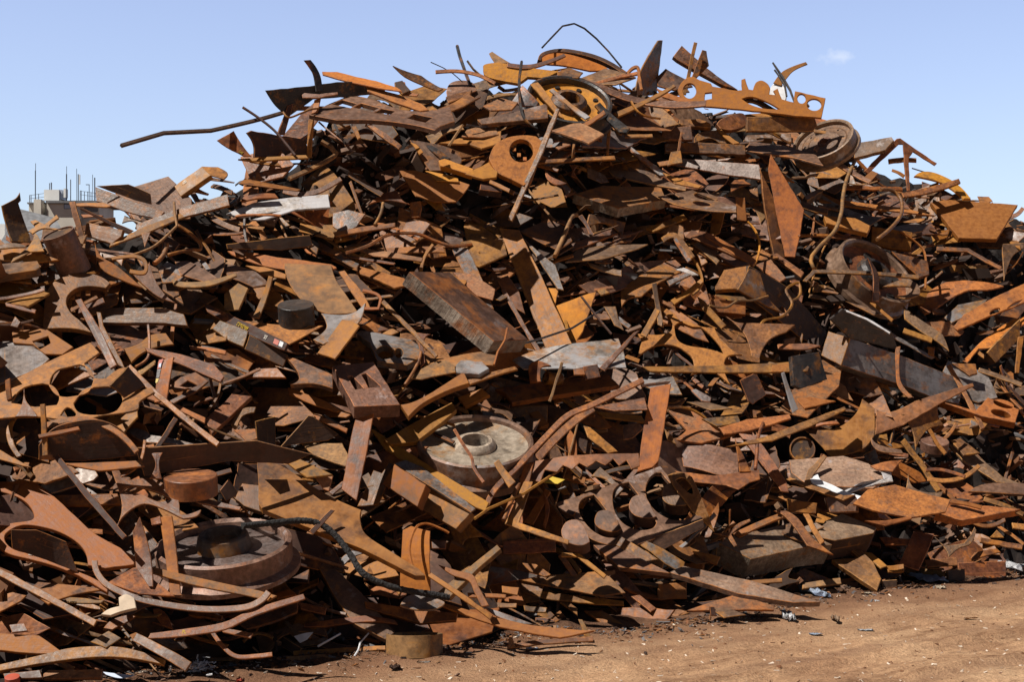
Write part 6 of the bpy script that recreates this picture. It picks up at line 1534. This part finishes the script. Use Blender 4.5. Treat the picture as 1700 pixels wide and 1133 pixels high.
def at_sides():
    for _ in range(40):
        x = rng.choice((rng.uniform(-5.2, -2.6), rng.uniform(3.8, 8.2))); s = rng.uniform(0.1, 4.5)
        y = TOE + LEAN * x + s; z = height(x, y, 0.45)
        p = Vector((x, y, z + rng.uniform(-.1, .2)))
        u, v = proj(p)
        if z > 0.0 and not -25 < u < 1725: return p
    return None
shards("side_shards", 1500, 0.15, 0.8, at_sides, SM, "scrap covering the heap where it runs on out of the picture")
def at_toe():
    u = rng.uniform(-20, 1720)
    v = interp(TOEV, u) + abs(rng.gauss(0, 20)) * rng.random() - 8
    p = EYEV + ray(u, v) * (EYE * F / (v - VH))
    return Vector((p.x, p.y, dirt_h(p.x, p.y) + 0.006))
shards("rust_crumbs", 2600, 0.012, 0.06, at_toe, SM, "rusty crumbs and flakes strewn along the foot of the heap")
SG = [M["stone"], plain("pale_chip", (0.62, 0.52, 0.42), 0.9, 0.2, 20), SM[0]]
def on_dirt():
    u = rng.uniform(200, 1720); v = interp(TOEV, u) + rng.uniform(0, 1) ** 1.6 * 200
    p = EYEV + ray(u, v) * (EYE * F / (v - VH))
    return Vector((p.x, p.y, dirt_h(p.x, p.y) + 0.002))
shards("gravel", 1900, 0.006, 0.040, on_dirt, SG, "small stones and chips on the yard dirt")
# litter on the dirt
def on_ground(u, v): 
    p = EYEV + ray(u, v) * (EYE * F / (v - VH))
    return Vector((p.x, p.y, dirt_h(p.x, p.y)))
def litter(name, label, mat, u, v, L, w, turn, lift=0.012, crumple=0.006, n=7, cat=None):
    p = on_ground(u, v); s = p.y / F
    bm = bmesh.new()
    gr = []
    for j in range(n):
        row = []
        for i in range(n):
            x, y = (i / (n - 1) - .5) * L * s, (j / (n - 1) - .5) * w * s
            e = 1 - 0.25 * rng.random() * (abs(i / (n - 1) - .5) + abs(j / (n - 1) - .5))
            row.append(bm.verts.new((x * e, y * e, lift + rng.uniform(-1, 1) * crumple)))
        gr.append(row)
    for a, b_ in zip(gr, gr[1:]):
        for i in range(n - 1): bm.faces.new((a[i], a[i + 1], b_[i + 1], b_[i])).smooth = True
    r_ = bmesh.ops.solidify(bm, geom=bm.faces[:], thickness=0.003)
    me = bpy.data.meshes.new(name); bm.to_mesh(me); bm.free()
    tag(link(name, me, [M[mat]], Matrix.Translation(p) @ Matrix.Rotation(R(turn), 4, "Z")), label, cat or name.replace("_", " "))
for a in (("paper_sheet", "pale blue sheet lying at the foot between the wedge and the small cube", "blue", 1540, 964, 48, 90, 10, 0.03, 0.02), ("paper_sheet", "white crumpled sheet at the right edge by the brick-like beam", "white", 1690, 952, 30, 110, 30, 0.05, 0.04),
          ("paper_scrap", "cream scrap of card alone on the dirt before the small cube", "cloth", 1561, 980, 18, 40, -10, 0.02, 0.012), ("paper_scrap", "thin white strip of paper on open dirt, lower right", "white", 1437, 1042, 28, 12, 4, 0.01, 0.004),
          ("paper_scrap", "pale blue strip on open dirt below the crumpled foil", "blue", 1354, 1055, 24, 14, 4, 0.012, 0.004), ("foil_scrap", "crumpled whitish foil on the dirt below the tapering blade's tip", "white", 1307, 1027, 20, 60, 0, 0.03, 0.03),
          ("plastic_scrap", "lilac plastic scrap at the tip of the tapering blade", "blue", 1350, 988, 14, 90, 20, 0.04, 0.03), ("paper_scrap", "blue scrap on the dirt before the thin low bar", "blue", 883, 1079, 24, 12, 5, 0.012, 0.004),
          ("wood_splinter", "orange splinter lying alone on the open dirt at the right", "o", 1611, 1026, 28, 8, 12, 0.01, 0.003), ("stone", "dark round stone on the dirt, lower right", "stone", 1387, 1030, 11, 36, 0, 0.03, 0.02),
          ("stone", "reddish stone with a pale tip on the dirt before the plain ring", "d", 656, 1112, 20, 22, 5, 0.02, 0.012), ("paper_scrap", "white smear of paper on the dirt near the plain ring", "w", 704, 1104, 24, 10, 8, 0.008, 0.003),
          ("paper_scrap", "white flake on the dirt in front of the rusty notched wedge", "white", 1455, 1000, 9, 14, 0, 0.01, 0.004), ("paper_scrap", "cream flake near the dark box section", "cloth", 1440, 987, 12, 16, 0, 0.01, 0.004),
          ("plastic_scrap", "red plastic bit on the dirt at the bottom", "red", 399, 1129, 14, 20, 10, 0.02, 0.01)): litter(*a)
def white_debris():
    u, v = rng.gauss(330, 13), rng.gauss(1117, 4)
    p = on_ground(u, v); return p + Vector((0, 0, 0.01 + rng.random() * 0.05))
shards("plaster_crumbs", 90, 0.015, 0.05, white_debris, [M["white"], M["w"]], "heap of white plaster crumbs on the dirt, bottom left")
print("small pieces made:", made)
